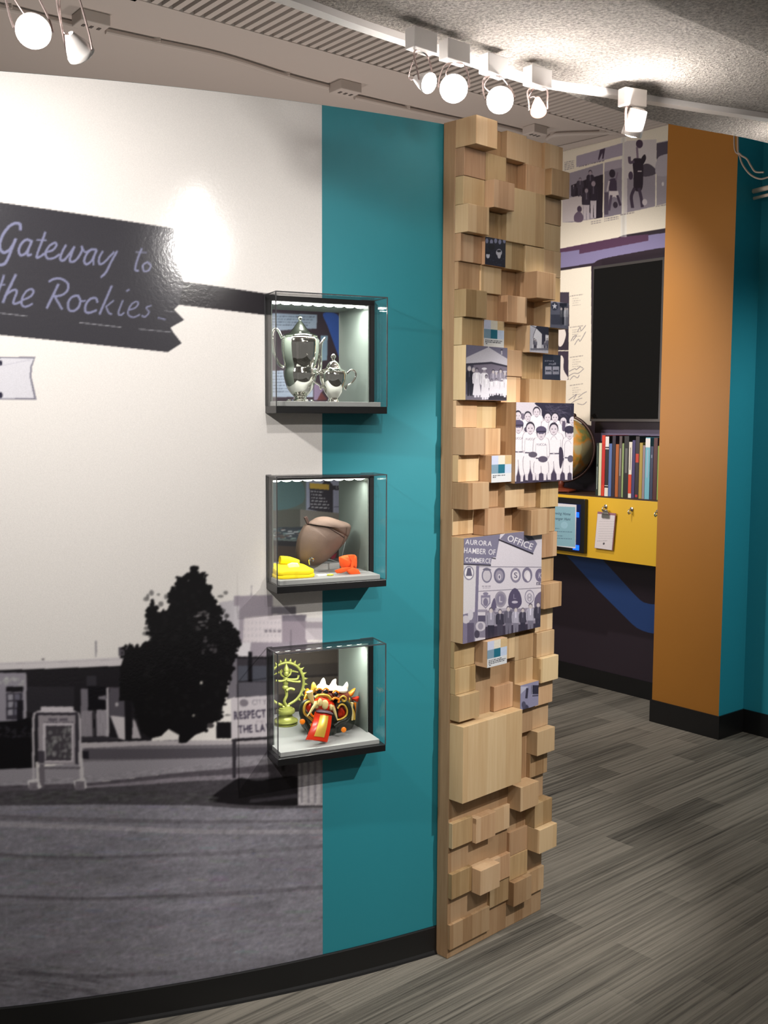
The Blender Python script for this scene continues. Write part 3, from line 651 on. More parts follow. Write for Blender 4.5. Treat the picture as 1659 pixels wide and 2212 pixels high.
photo('photo_block', 'largest photograph, men under round club badges and an AURORA CHAMBER OF COMMERCE sign', 'photograph', .0004, CW*4-.001, .9285, 1.2225, .045, (208, 202, 210), p_chamber, group='photographs on the block pillar', res=.0011)
def p_street(P):
    P.z = zmap(940, 1320, 5.184); P.poly([(955, 930), (1040, 845), (955, 845)], (190, 190, 210)); P.rect(1075, 830, 1170, 930, (50, 48, 66)); P.rect(1080, 830, 1088, 960, (160, 160, 180)); P.line([(1030, 870), (1020, 970)], 26, (60, 56, 74)); P.ell(1010, 1080, 36, 34, (70, 68, 90)); P.ell(990, 1050, 24, 40, (84, 82, 104)); P.line([(1090, 950), (1150, 945)], 12, (60, 58, 78))
photo('photo_block', 'small greyish street photograph low on the pillar right side', 'photograph', CW*3+.0004, CW*4, 2.345-.0753*22, 2.345-.0753*21, .042, (146, 144, 172), p_street, group='photographs on the block pillar')
def caption(label, c, k, e, lines):
    v1 = 2.345-.0748*k; v0 = v1-.0748; u0 = c*CW+.0004; u1 = (c+1)*CW
    def paint(P):
        P.to = lambda x, y: (u0+x*(u1-u0), v1-y*(v1-v0)); P.z = (0, 0, 1)
        P.rect(0, 0, 1/3, 1/3, (198, 204, 226)); P.rect(1/3, 0, 2/3, 1/3, (222, 216, 200)); P.rect(2/3, 0, 1, 1/3, (206, 178, 134))
        P.rect(0, 1/3, 1/3, 2/3, (124, 152, 170)); P.rect(1/3, 1/3, 2/3, 2/3, (32, 106, 128)); P.rect(2/3, 1/3, 1, 2/3, (190, 204, 226))
        for i, (a, b) in enumerate(lines): P.scrib(a, .76+i*.062, b, .76+i*.062, .035, (60, 60, 66), .9, i+9)
    photo('caption_block', label, 'label', u0, u1, v0, v1, e, (216, 218, 220), paint, res=.0008, group='caption tiles on the block pillar', blur=0, noise=2)
caption('caption tile with blue squares directly above the square photograph of women', 1, 7, .032, [(.07, .92), (.07, .85), (.1, .2)])
caption('caption tile with blue squares left of the baseball team photograph', 1, 12, .066, [(.07, .68), (.07, .22)])
caption('caption tile with blue squares under the largest photograph', 1, 19, .060, [(.07, .75), (.07, .93), (.07, .9), (.1, .2)])

# ------------------------------------------------------------------ photo mural on the curved wall
def paint_mural(P):
    r = random.Random(11)
    sky = (226, 222, 218)
    # far buildings
    P.z = zmap(280, 1200, 3.95)
    P.poly([(760, 400), (890, 380), (900, 860), (760, 860)], (188, 184, 190)); P.poly([(890, 345), (1220, 335), (1220, 860), (890, 860)], (158, 150, 160))
    P.rect(890, 430, 935, 860, (196, 192, 198)); P.rect(1210, 435, 1420, 500, (118, 114, 122)); P.rect(1280, 505, 1505, 560, (120, 114, 124))
    P.poly([(975, 530), (1300, 500), (1300, 860), (960, 860)], (206, 198, 202)); P.rect(1300, 560, 1510, 860, (150, 140, 150)); P.rect(1500, 530, 1720, 560, (214, 210, 212)); P.rect(1500, 565, 1720, 700, (168, 160, 168)); P.rect(1500, 620, 1720, 720, (200, 192, 198))
    for i in range(4): P.rect(1150+i*38, 630, 1175+i*38, 655, (128, 122, 130))
    for j in range(5):
        for i in range(10): P.rect(975+i*33, 560+j*55, 985+i*33, 585+j*55, (188, 182, 188))
    P.rect(1030, 740, 1720, 860, (150, 142, 152)); P.rect(1035, 255, 1043, 340, (130, 126, 134)); P.rect(1370, 630, 1380, 820, (110, 104, 112)); P.rect(920, 745, 1030, 860, (210, 206, 210))
    P.rect(900, 860, 1720, 1660, (58, 55, 61)); P.rect(905, 860, 1720, 880, (36, 34, 38)); P.poly([(860, 880), (915, 880), (915, 1200), (830, 1230)], (112, 108, 116))
    P.rect(925, 940, 1200, 1070, (76, 78, 88)); P.rect(1010, 820, 1045, 1200, (26, 25, 29)); P.rect(920, 1080, 1170, 1200, (88, 86, 94)); P.rect(740, 1420, 870, 1560, (24, 23, 26))
    # station building, left
    P.z = zmap(0, 1400, 5.184)
    P.poly([(-2200, 330), (1450, 180), (1700, 180), (1700, 1060), (-2200, 1060)], (33, 31, 35))
    P.poly([(-2200, 300), (-2200, 230), (0, 165), (1450, 92), (1450, 192), (0, 245)], (206, 201, 203)); P.line([(0, 178), (1440, 120)], 7, (178, 172, 178), 1, False); P.rect(1450, 95, 1545, 190, (70, 66, 74)); P.rect(1330, -10, 1550, 90, (82, 78, 86)); P.rect(1350, 0, 1440, 80, (112, 106, 114))
    P.ell(483, 125, 14, 11, (90, 84, 92)); P.rect(1066, -80, 1082, 100, (140, 136, 142)); P.line([(-400, 262), (0, 250), (1450, 205)], 14, (20, 19, 22), 1, False)
    P.rect(-900, 275, 290, 860, (142, 138, 148)); P.rect(70, 430, 260, 490, (28, 26, 30))
    for i in range(40): P.ell(-300+r.random()*580, 330+r.random()*90, 22, 18, (160+r.random()*30,)*3, .6)
    P.rect(70, 500, 250, 800, (60, 57, 66))
    for j in range(3):
        for i in range(2): P.rect(90+i*75, 515+j*85, 145+i*75, 580+j*85, (146, 144, 154) if i == 0 else (104, 102, 116))
    P.rect(190, 580, 260, 830, (30, 28, 34)); P.rect(270, 290, 298, 830, (150, 146, 154))
    P.rect(310, 430, 830, 720, (44, 42, 47)); P.rect(905, 455, 985, 700, (112, 108, 116)); P.rect(905, 700, 1035, 990, (136, 131, 138)); P.rect(1078, 685, 1222, 985, (150, 145, 152)); P.rect(1190, 440, 1218, 990, (178, 173, 178))
    for i in range(9): P.rect(915+i*34, 705, 919+i*34, 985, (120, 115, 122))
    P.rect(985, 430, 1190, 690, (22, 21, 25)); P.poly([(1100, 540), (1185, 530), (1185, 580), (1100, 570)], (120, 116, 124)); P.rect(970, 310, 1080, 420, (52, 50, 56)); P.rect(1225, 440, 1395, 770, (84, 80, 88)); P.ell(1308, 630, 18, 24, (170, 166, 170))
    P.poly([(1235, 755), (1395, 772), (1400, 1030), (1330, 1010)], (196, 190, 194)); P.rect(1400, 300, 1470, 1020, (26, 24, 28)); P.poly([(1510, 800), (1580, 1010), (1480, 1010)], (170, 164, 170)); P.rect(1235, 1000, 1330, 1030, (60, 57, 62))
    P.rect(900, 990, 1240, 1040, (52, 49, 55))
    P.spoly([(-2200, 840), (0, 820), (200, 800), (380, 830), (400, 1340), (0, 1385), (-2200, 1420)], (20, 19, 22))
    for i in range(60): P.ell(-300+r.random()*640, 860+r.random()*140, 20, 16, (46, 44, 50), .5)
    # ground
    P.z = zmap(0, 1600, 2.37)
    P.poly([(420, 15), (900, -5), (1380, 15), (1700, 15), (1700, 60), (420, 120)], (112, 108, 114)); P.poly([(410, 10), (740, 0), (1400, -8), (1400, 14), (740, 24), (410, 38)], (176, 170, 174)); P.poly([(430, 40), (1700, 20), (1700, 62), (430, 95)], (84, 80, 87))
    P.poly([(-900, 160), (160, 140), (460, 105), (1700, 52), (1700, 125), (900, 165), (460, 215), (-900, 260)], (142, 138, 145))
    P.poly([(-900, 235), (200, 225), (470, 215), (900, 165), (1380, 120), (1700, 110), (1700, 210), (-900, 330)], (84, 79, 86)); P.poly([(440, 232), (900, 188), (1380, 160), (1380, 185), (900, 214), (440, 250)], (130, 124, 132))
    P.poly([(-900, 300), (200, 250), (480, 240), (1000, 205), (1540, 180), (1700, 200), (1700, 380), (-900, 330)], (74, 71, 76))
    P.spoly([(1070, 300), (1160, 230), (1230, 190), (1320, 205), (1440, 185), (1545, 195), (1560, 320), (1300, 330), (1130, 318)], (27, 25, 28)); P.poly([(1280, 300), (1540, 270), (1540, 290), (1280, 318)], (52, 49, 54))
    for i in range(140): P.ell(-400+r.random()*1500, 262+r.random()*50, 26, 6, (56+r.random()*36,)*3, .5)
    P.poly([(-900, 315), (500, 325), (1000, 330), (1300, 350), (1700, 340), (1700, 1700), (-900, 1700)], (130, 128, 137))
    for i in range(420): P.ell(-500+r.random()*2200, 335+r.random()*900, 10+70*r.random(), 3+4*r.random(), tuple(q+112+r.random()*34 for q in (0, 0, 8)), .3)
    P.poly([(-600, 395), (0, 412), (500, 432), (1000, 452), (1700, 452), (1700, 474), (1000, 476), (500, 456), (0, 438), (-600, 420)], (160, 156, 162), .75)
    P.poly([(-600, 370), (0, 378), (600, 396), (1700, 400), (1700, 410), (600, 420), (0, 405)], (96, 92, 98), .6)
    for y, a in ((0, .75), (210, .9)):
        P.line([(-500, 565+y), (0, 585+y), (420, 600+y), (900, 585+y), (1300, 565+y), (1700, 535+y)], 22, (104, 101, 108), a*.7); P.line([(0, 583+y), (420, 598+y), (900, 583+y)], 8, (88, 85, 91), a*.7)
    for i in range(160):
        x = r.uniform(-500, 560); y = 1130+r.random()*170+max(0, x)*.06; g = r.choice((84, 92, 128, 136, 142)); P.line([(x, y), (x+60, y+5+r.random()*6), (x+130, y+14+r.random()*14)], r.uniform(4, 14), (g, g-3, g+4), .3)
    P.line([(-300, 1160), (100, 1190), (500, 1206), (900, 1184)], 22, (88, 85, 92), .5); P.line([(-300, 1120), (0, 1132), (400, 1165), (800, 1185)], 30, (126, 123, 130), .35)
    for i in range(900): P.ell(r.uniform(-500, 1700), r.uniform(340, 1320), r.uniform(3, 12), r.uniform(2, 5), tuple(q+100+r.random()*56 for q in (0, 0, 7)), .28, 7)
    P.rect(1525, 60, 1720, 330, (178, 173, 176))
    for i in range(5): P.rect(1540+i*34, 65, 1550+i*34, 320, (140, 136, 142))
    # tree
    P.z = zmap(280, 1200, 3.95); tr = (21, 20, 22)
    T = [(550,95),(600,160),(640,150),(625,220),(690,280),(680,330),(730,400),(775,470),(770,540),(740,580),(770,610),(820,540),(870,600),(915,660),(930,760),(890,850),(880,930),(850,1020),(830,1130),(800,1260),(770,1380),(700,1420),(640,1500),(560,1530),(480,1600),(420,1600),(420,1530),(330,1480),(270,1540),(180,1560),(100,1510),(70,1400),(50,1250),(80,1150),(60,1000),(80,860),(110,770),(180,740),(200,680),(160,660),(190,610),(150,590),(160,480),(200,400),(240,480),(350,490),(340,340),(400,270),(420,190),(480,190),(510,240),(500,180),(530,110)]
    P.poly(T, tr); P.poly([(-90, 1240), (-80, 960), (-40, 830), (0, 745), (40, 790), (60, 770), (110, 800), (90, 1230)], tr)
    for i in range(50): P.ell(-70+r.random()*150, 760+r.random()*130, r.uniform(8, 20), r.uniform(8, 18), tr, 1, 9)
    for i in range(len(T)):
        a, b = T[i], T[(i+1) % len(T)]; L = math.hypot(b[0]-a[0], b[1]-a[1])
        if a[1] > 1450: continue
        for q in range(int(L/13)+1):
            t = r.random(); P.ell(a[0]+(b[0]-a[0])*t+r.uniform(-14, 14), a[1]+(b[1]-a[1])*t+r.uniform(-14, 14), r.uniform(9, 22), r.uniform(9, 22), tr, 1, 9)
    for i in range(14): P.ell(560+r.random()*110, 480+r.random()*160, r.uniform(8, 26), r.uniform(5, 14), (150, 146, 148), .65, 9)
    for i in range(20): P.ell(620+r.random()*120, 700+r.random()*130, r.uniform(6, 18), r.uniform(5, 14), (88, 84, 88), .6, 9)
    for i in range(160): P.ell(120+r.random()*720, 300+r.random()*1100, r.uniform(10, 30), r.uniform(8, 26), (30, 29, 31), .5, 9)
    P.poly(T[:4], tr); P.ell(612, 1085, 12, 14, (190, 186, 180)); P.ell(545, 1365, 10, 12, (150, 146, 140)); P.ell(690, 1450, 30, 22, (70, 66, 68))
    P.poly([(30, 1380), (90, 1560), (20, 1560)], (176, 170, 176))
    # lawn notice
    P.poly([(862, 1213), (1300, 1185), (1300, 1538), (865, 1562)], (196, 190, 195)); P.ell(975, 1257, 38, 32, (124, 118, 126)); P.text('CITY OF', (1045, 1275), (1260, 1262), 44, (136, 130, 140), 1, .01)
    P.text('RESPECT THE', (892, 1398), (1310, 1368), 66, (62, 56, 72), 1, .03); P.text('AND', (1075, 1432), (1150, 1427), 26, (150, 140, 152)); P.text('THE LAWS', (928, 1514), (1270, 1492), 62, (62, 56, 72), 1, .03)
    P.poly([(870, 1565), (1300, 1540), (1300, 1560), (870, 1588)], (40, 37, 42)); P.rect(877, 1570, 908, 1900, (50, 47, 53)); P.rect(1296, 1600, 1324, 1840, (44, 42, 46))
    # kiosk with a poster
    P.z = zmap(0, 1400, 5.184); lt = (176, 171, 176)
    P.line([(375, 1560), (372, 800), (385, 735), (430, 712), (830, 712), (880, 735), (892, 800), (905, 1540)], 26, lt, 1, False); P.rect(455, 655, 822, 718, (196, 190, 196)); P.rect(400, 720, 872, 748, (52, 48, 56)); P.rect(392, 745, 428, 1290, (40, 38, 43)); P.rect(842, 745, 880, 1300, (54, 51, 58))
    P.rect(428, 750, 842, 1300, (146, 140, 146)); P.rect(480, 840, 820, 1275, (190, 184, 190)); P.rect(512, 868, 800, 1258, (66, 62, 68)); P.scrib(540, 815, 760, 815, 30, (96, 90, 100), 1, 2); P.scrib(490, 836, 820, 836, 12, (80, 74, 84), 1, 3)
    for i in range(60): P.ell(520+r.random()*270, 890+r.random()*350, r.uniform(10, 30), r.uniform(10, 34), (70+r.random()*110,)*3, .45, 9)
    P.rect(428, 1150, 500, 1285, (66, 62, 70)); P.rect(920, 1150, 992, 1240, (36, 34, 40)); P.rect(440, 1300, 500, 1560, (104, 99, 106)); P.rect(500, 1330, 900, 1352, (96, 91, 98)); P.line([(415, 1280), (425, 1500)], 30, (196, 192, 192), 1, False); P.line([(910, 1240), (925, 1480)], 34, (190, 186, 188), 1, False)
    P.poly([(310, 1480), (430, 1460), (470, 1560), (430, 1580), (400, 1500), (330, 1520), (320, 1580)], (200, 196, 198)); P.poly([(820, 1480), (950, 1450), (975, 1560), (945, 1580), (930, 1490), (850, 1500), (840, 1570)], (200, 196, 198)); P.rect(330, 1505, 420, 1590, (120, 114, 122)); P.rect(845, 1490, 945, 1590, (112, 106, 114))
    P.blur(4)
    P.mottle(.04, .012, .005, .66); P.mottle(.035, .05, .012, .52); P.mottle(.035, .0055, .0055, .66); P.mottle(.05, .2, .03, .5)
    # hanging signpost
    P.z = zmap(0, 420, 2.676); bd = (58, 57, 62)
    P.poly([(-800, -75), (0, 46), (1000, 196), (1030, 300), (1022, 400), (1062, 505), (1600, 582), (1600, 706), (1035, 638), (1005, 665), (1065, 725), (985, 770), (1000, 795), (1050, 860), (970, 912), (0, 812), (-800, 720)], bd)
    P.poly([(1062, 505), (1600, 582), (1600, 706), (1035, 638)], (34, 31, 35))
    for i in range(70): P.line([(-400+r.random()*1300, 200+r.random()*560), (-300+r.random()*1300, 240+r.random()*560)], 2, (66, 65, 70), .25, False)
    P.line([(-300, 660), (0, 686), (160, 704)], 5, (140, 140, 146), .9, False); P.line([(460, 741), (700, 768)], 5, (140, 140, 146), .9, False); P.line([(800, 778), (990, 796)], 5, (140, 140, 146), .8, False); P.line([(950, 671), (1010, 680)], 4, (130, 130, 136), .8, False)
    P.poly([(-500, 936), (205, 940), (184, 1000), (183, 1060), (212, 1186), (-500, 1186)], (118, 116, 130)); P.poly([(-500, 946), (196, 948), (174, 1000), (173, 1060), (198, 1178), (-500, 1178)], (208, 207, 214)); P.line([(10, 990), (180, 955)], 4, (184, 182, 194)); P.ell(4, 975, 10, 16, (46, 44, 60)); P.ell(4, 1160, 12, 18, (46, 44, 60))
    P.z = zmap(0, 460, 4.1475); ink = (122, 124, 152)
    for st, wd in [([(185,150),(180,105),(140,92),(85,120),(30,190),(0,270),(5,330),(40,355),(90,325),(125,270),(140,235)],26),([(140,235),(110,310),(75,400),(40,455),(-10,468)],26),
      ([(275,250),(235,240),(190,280),(168,340),(190,380),(235,355),(270,290),(285,250)],22),([(285,250),(255,330),(250,380),(280,372)],20),([(405,175),(375,260),(340,350),(330,400),(365,388),(395,365)],20),([(330,240),(412,246)],14),
      ([(405,352),(470,335),(505,290),(490,268),(440,300),(408,360),(430,410),(490,400),(530,370)],19),([(590,290),(560,345),(540,410),(570,425),(620,370),(665,305)],20),([(665,305),(640,370),(625,430),(660,435),(700,400),(735,335),(732,300)],20),([(732,300),(760,350),(790,340)],14),
      ([(860,330),(815,330),(775,370),(755,430),(775,460),(820,430),(850,370),(865,335)],20),([(865,335),(840,400),(838,465)],18),([(920,345),(890,400),(890,455),(925,450),(975,400),(1020,352)],18),([(1048,345),(995,440),(950,530),(905,575)],20),
      ([(1270,320),(1230,420),(1212,505),(1240,520)],18),([(1215,350),(1312,355)],13),([(1320,440),(1280,470),(1290,520),(1330,515),(1350,470),(1320,440)],16),
      ([(35,560),(10,640),(-25,740),(-20,780)],20),([(-40,650),(42,644)],14),([(140,555),(100,640),(60,720),(28,800)],24),([(45,745),(100,700),(140,690),(150,712),(122,790),(132,815),(185,795)],20),([(205,780),(270,750),(300,710),(285,683),(240,700),(200,760),(195,820),(230,840),(290,815)],18),
      ([(440,615),(490,590),(560,595),(610,640),(600,700),(550,738),(490,745)],20),([(522,640),(480,730),(440,810),(420,852)],22),([(490,745),(520,800),(556,862)],20),([(700,742),(650,750),(612,800),(615,860),(650,880),(700,850),(720,790),(700,742)],20),([(700,755),(735,790),(765,785)],13),
      ([(872,800),(860,765),(810,770),(770,820),(765,880),(800,895),(862,872)],20),([(1000,655),(960,750),(920,840),(893,905)],20),([(1018,785),(950,840)],14),([(950,840),(975,895),(1000,905)],15),([(1100,785),(1060,895),(1085,915),(1110,895)],15),([(1135,700),(1155,688)],16),
      ([(1150,870),(1210,850),(1240,810),(1215,795),(1170,830),(1145,900),(1190,935),(1250,912)],14),([(1355,830),(1310,850),(1335,890),(1300,930),(1270,920)],13),([(1415,938),(1480,955)],12)]:
        P.line(st, wd, ink, .92)
    P.blur(1)
P = Print(S_L, .08, 0, WTOP-.0005, .0026, wall_uv, (226, 222, 218)); paint_mural(P)
def mur_xyz(U, V):
    a = A0+U/WR; R_ = WR+.0007; return np.stack([WC.x+R_*np.cos(a), WC.y+R_*np.sin(a), V], 1)
o = P.build('wall_mural', mur_xyz, M['mural_print'], None, in_hole)
tag(o, 'black and white photo mural of a signboard, conifer and road on the curved wall', 'mural')
del P

# ------------------------------------------------------------------ printed mural on the alcove wall
def paint_alcove(P):
    P.z = zmap(1180, 500, 5.027); lav = (134, 126, 162); dk = (58, 46, 58); cream = (236, 226, 208)
    P.poly([(-500, 330), (160, 215), (1110, 95), (1110, 40), (1400, 0), (1400, 160), (900, 240), (640, 290), (560, 330), (500, 345), (170, 395), (-500, 500)], lav)
    P.poly([(-500, 190), (820, 60), (1110, 30), (1110, 100), (360, 245), (360, 200), (-500, 320)], (88, 60, 84)); P.spoly([(520, 345), (600, 300), (900, 240), (1300, 175), (1330, 240), (500, 385)], (48, 38, 46))
    # open page beside the screen
    P.poly([(-500, 540), (160, 425), (490, 375), (490, 2110), (420, 2090), (330, 2080), (-500, 2080)], cream)
    P.rect(60, 660, 250, 1030, (70, 62, 74)); P.rect(60, 1035, 244, 1290, (60, 52, 62)); P.rect(60, 1300, 242, 1610, (66, 56, 70))
    P.spoly([(130, 1040), (185, 1040), (215, 1110), (195, 1200), (160, 1250), (130, 1220)], (232, 222, 214)); P.spoly([(150, 1360), (190, 1380), (190, 1500), (240, 1600), (150, 1600)], (232, 222, 214))
    for i, y in enumerate((700, 1040, 1365, 1670)):
        P.scrib(258, y+8, 400, y-12, 9, (150, 140, 136), .9, i+3)
        for q in range(4): P.scrib(285, y+35+q*24, 350+q % 2*25, y+28+q*24, 7, (170, 160, 152), .8, i*7+q)
    for st in [[(270,1190),(300,1140),(330,1130),(290,1185)],[(340,1090),(370,1040),(380,1080),(430,1020)],[(310,1230),(350,1170),(370,1190),(430,1090)],[(250,1520),(310,1490),(330,1500),(370,1470),(400,1485)],[(245,1570),(300,1540),(350,1540),(410,1490)],[(260,1610),(300,1570),(340,1590),(360,1560)],[(245,1830),(300,1790),(330,1770),(300,1820)],[(350,1800),(400,1760),(440,1740)],[(270,1870),(330,1830),(390,1810)],[(340,1870),(400,1880),(440,1850)]]: P.line(st, 6, (110, 104, 116), .8)
    # yearbook spread above
    P.z = zmap(1200, 280, 6.636)
    P.poly([(-800, -60), (980, -260), (1800, -420), (1800, 1380), (1590, 1410), (980, 1510), (900, 1545), (80, 1705), (-800, 1880)], cream)
    for i in range(12): P.poly([(935+i*7, -200), (945+i*7, -200), (945+i*7, 1540), (935+i*7, 1540)], tuple(236-abs(i-5)*-0-max(0, 5-abs(i-5))*9 for _q in range(3)), .4)
    P.poly([(300, 380), (965, 190), (960, 370), (300, 540)], (166, 156, 172)); P.poly([(640, 290), (715, 265), (690, 420), (670, 420), (675, 330), (625, 440), (612, 425)], (70, 56, 76))
    for q in range(5): P.scrib(130, 480+q*26, 270, 450+q*26, 12, (150, 142, 148), .9, q+21)
    P.scrib(340, 540, 700, 450, 14, (120, 112, 124), .9, 31)
    P.poly([(150, 640), (685, 480), (675, 1260), (240, 1330), (100, 1330), (100, 1000), (150, 960)], (152, 144, 156)); P.poly([(225, 800), (480, 700), (685, 640), (675, 1260), (560, 1280), (380, 1040), (225, 950)], (44, 36, 48)); P.poly([(100, 1000), (390, 935), (400, 1300), (100, 1330)], (206, 196, 196))
    for x, t, b, wd, c in [(500, 580, 1000, 110, 52), (355, 690, 960, 100, 70), (260, 790, 960, 70, 60), (445, 830, 1290, 130, 60), (545, 720, 1270, 130, 50)]: P.person(x, t, b, wd, (c, c-8, c+6), (200, 190, 196) if b > 1100 else (c, c-8, c+6), hair=(60, 50, 64), head=(160, 146, 156))
    P.ell(345, 1140, 34, 46, (80, 66, 84)); P.spoly([(270, 1230), (340, 1170), (400, 1240), (380, 1320), (280, 1320)], (110, 94, 112))
    P.poly([(705, 475), (955, 420), (950, 1210), (695, 1260)], (140, 132, 144)); P.poly([(705, 475), (955, 420), (955, 540), (705, 600)], (170, 160, 172)); P.rect(700, 900, 760, 1220, (90, 80, 96))
    P.spoly([(760, 740), (860, 700), (880, 800), (870, 920), (790, 920)], (70, 58, 78)); P.ell(815, 630, 44, 60, (48, 38, 52)); P.poly([(770, 880), (900, 880), (920, 1000), (840, 960), (770, 1000)], (222, 212, 212)); P.line([(770, 740), (745, 880)], 24, (200, 190, 194)); P.line([(870, 720), (890, 620)], 22, (120, 106, 122)); P.ell(860, 1080, 34, 46, (60, 50, 64)); P.line([(800, 950), (770, 1150)], 36, (90, 78, 96)); P.line([(890, 950), (930, 1080)], 34, (70, 58, 76))
    P.poly([(985, 185), (1030, 160), (1450, 140), (1430, 1100), (1030, 1190), (985, 1200)], (204, 196, 196)); P.poly([(1030, 700), (1430, 650), (1430, 1100), (1030, 1190)], (150, 142, 152)); P.spoly([(1250, 520), (1330, 490), (1430, 560), (1430, 640), (1250, 670)], (80, 72, 84))
    P.ell(1205, 205, 50, 62, (72, 56, 76)); P.line([(1170, 260), (1180, 420)], 30, (130, 112, 128)); P.spoly([(1110, 440), (1180, 410), (1250, 440), (1260, 620), (1240, 860), (1130, 860), (1120, 640)], (44, 34, 48)); P.spoly([(1230, 420), (1280, 355), (1300, 420), (1240, 520)], (40, 32, 44)); P.line([(1120, 460), (1070, 470), (1060, 400)], 40, (90, 76, 94)); P.ell(1080, 660, 34, 60, (76, 62, 82))
    P.line([(1130, 850), (1090, 960), (1105, 1110)], 44, (66, 54, 72)); P.line([(1200, 850), (1230, 980), (1245, 1100)], 44, (70, 58, 76)); P.ell(1280, 1040, 36, 46, (200, 190, 194)); P.rect(1180, 590, 1235, 605, (220, 210, 212))
    P.poly([(1450, 190), (1800, 120), (1800, 1010), (1450, 1090)], (160, 152, 160)); P.poly([(1450, 200), (1800, 130), (1800, 380), (1450, 430)], (84, 76, 90)); P.spoly([(1460, 420), (1600, 350), (1800, 340), (1800, 600), (1460, 660)], (176, 168, 176)); P.ell(1540, 780, 16, 30, (220, 212, 212))
    for a, b, y in ((510, 660, 1330), (510, 660, 1360), (700, 905, 1290), (700, 915, 1318), (930, 1130, 1230), (1440, 1590, 1110)): P.scrib(a, y, b, y-(b-a)*.18, 12, (140, 130, 134), .9, a)
    # lavender shelf line and the blue ribbon low on the wall
    P.z = zmap(1230, 900, 7.9); P.rect(545, 225, 1800, 420, (112, 104, 128))
    P.z = zmap(1180, 1200, 3.463)
    P.poly([(150, 0), (400, 0), (440, 50), (560, 180), (650, 280), (700, 330), (730, 350), (765, 360), (1000, 392), (1000, 620), (830, 588), (770, 578), (720, 562), (680, 542), (640, 510), (540, 410), (380, 250), (190, 40)], (54, 86, 150))
tb = lambda x, y: ((bq(x, y)-B0).dot(U2), bq(x, y).z)
ub0 = bu(1150, 900); P = Print(ub0, .1, PU0-.002, CZ-.003, .0028, tb, (52, 43, 52)); paint_alcove(P); P.blur(1)
_b, _u, _n = np.array(B0), np.array(U2), np.array(N2)
o = P.build('wall_mural', lambda U, V: _b+np.outer(U, _u)+_n*.0012+np.outer(V, (0, 0, 1)), M['wallprint'])
tag(o, 'dark printed mural with yearbook pages and a blue ribbon on the alcove wall', 'mural')
del P

# ------------------------------------------------------------------ display cases
CU0, CU1, CE, ND = -.151, .153, .083, .205
def display_case(i, label, lp):
    zb, zt = CASES[i]; t = thing('display_case', label, 'display case', CPt(0, 0, zb), 'acrylic display cases on the curved wall', Matrix((T1, -N1, Z)).transposed())
    w = CU1-CU0; zt0 = zb+.018; th = .004
    m = MB(); m.box(CPt(CU0, -.006, zb), T1*w, N1*(CE+.006), Z*.018); obj('base_tray', m, M['black'], t, bevel=.001)
    m = MB(); m.box(CPt(CU0+.012, -.06, zt0), T1*(w-.024), N1*(.06+CE-.014), Z*.012); m.box(CPt(HU0+.007, -.27, zt0+.003), T1*(HU1-HU0-.014), N1*.212, Z*.009); obj('deck', m, M['grey'], t, bevel=.001)
    m = MB(); H = zt-zt0
    m.box(CPt(CU0, CE-th, zt0), T1*w, N1*th, Z*H); m.box(CPt(CU0, -.006, zt0), T1*th, N1*(CE+.006-th), Z*H); m.box(CPt(CU1-th, -.006, zt0), T1*th, N1*(CE+.006-th), Z*H); m.box(CPt(CU0+th, -.006, zt-th), T1*(w-2*th), N1*(CE+.006-th), Z*th)
    obj('acrylic_cover', m, M['acrylic'], t)
    m = MB(); g = .0022
    for u in (CU0-.0004, CU1-g+.0004): m.box(CPt(u, CE-g, zt0), T1*g, N1*(g+.0006), Z*H)
    for e in (CE-g+.0006, -.004): m.box(CPt(CU0, e, zt-g), T1*w, N1*g, Z*(g+.0006))
    for u in (CU0-.0004, CU1-g+.0004): m.box(CPt(u, 0, zt-g), T1*g, N1*CE, Z*(g+.0004))
    for u in (CU0-.0004, CU1-g+.0004): m.box(CPt(u, -.004, zt0), T1*g, N1*g, Z*H)
    obj('cover_edges', m, M['edge'], t)
    a, b = HOLES[i]; fw = .0125
    m = MB(); m.box(CPt(HU0-fw, -.006, a-.006), T1*fw, N1*.0075, Z*(b-a+fw)); m.box(CPt(HU1, -.006, a-.006), T1*fw, N1*.0075, Z*(b-a+fw)); m.box(CPt(HU0-fw, -.006, b), T1*(HU1-HU0+2*fw), N1*.0075, Z*fw); obj('frame', m, M['black'], t)
    m = MB(); m.box(CPt(HU0+.002, -ND, a-.004), T1*.003, N1*ND, Z*(b-a+.004)); m.box(CPt(HU1-.005, -ND, a-.004), T1*.003, N1*ND, Z*(b-a+.004)); m.box(CPt(HU0, -ND, b-.001), T1*(HU1-HU0), N1*ND, Z*.003); obj('niche_lining', m, M['greygreen'], t)
    m = MB(); m.box(CPt(HU0+.006, -.026, b-.003), T1*(HU1-HU0-.012), N1*.008, Z*.002)
    for q in range(9): m.ball(CPt(HU0+.02+q*(HU1-HU0-.04)/8, -.022, b-.0035), .013, .005, .0035, T1, N1, Z, 14, 8)
    obj('light_strip', m, M['led'] if i == 0 else M['led2'], t)
    l = area('case_light', CPt(0, -.022, b-.011), CPt(0, -.035, a), lp, .24, .012, (1, 1, .93)); l.parent = t; l.matrix_parent_inverse = mw(t).inverted()
    return t
M['led2'] = mat('dim_led_strip_light', (250, 255, 240), .5, emit=5)
display_case(0, 'top acrylic display case, holding the silver urn and sugar bowl', 2.0)
display_case(1, 'middle acrylic display case, holding the brown hat and yellow shirt', .8)
display_case(2, 'bottom acrylic display case, holding the brass statue and carved mask', 1.3)
DZ = [b+.030 for b, t in CASES]
def mpp(p): return (p-CAMPOS).dot(CAMROT @ Vector((0, 0, -1)))/F     # metres per photo pixel at p

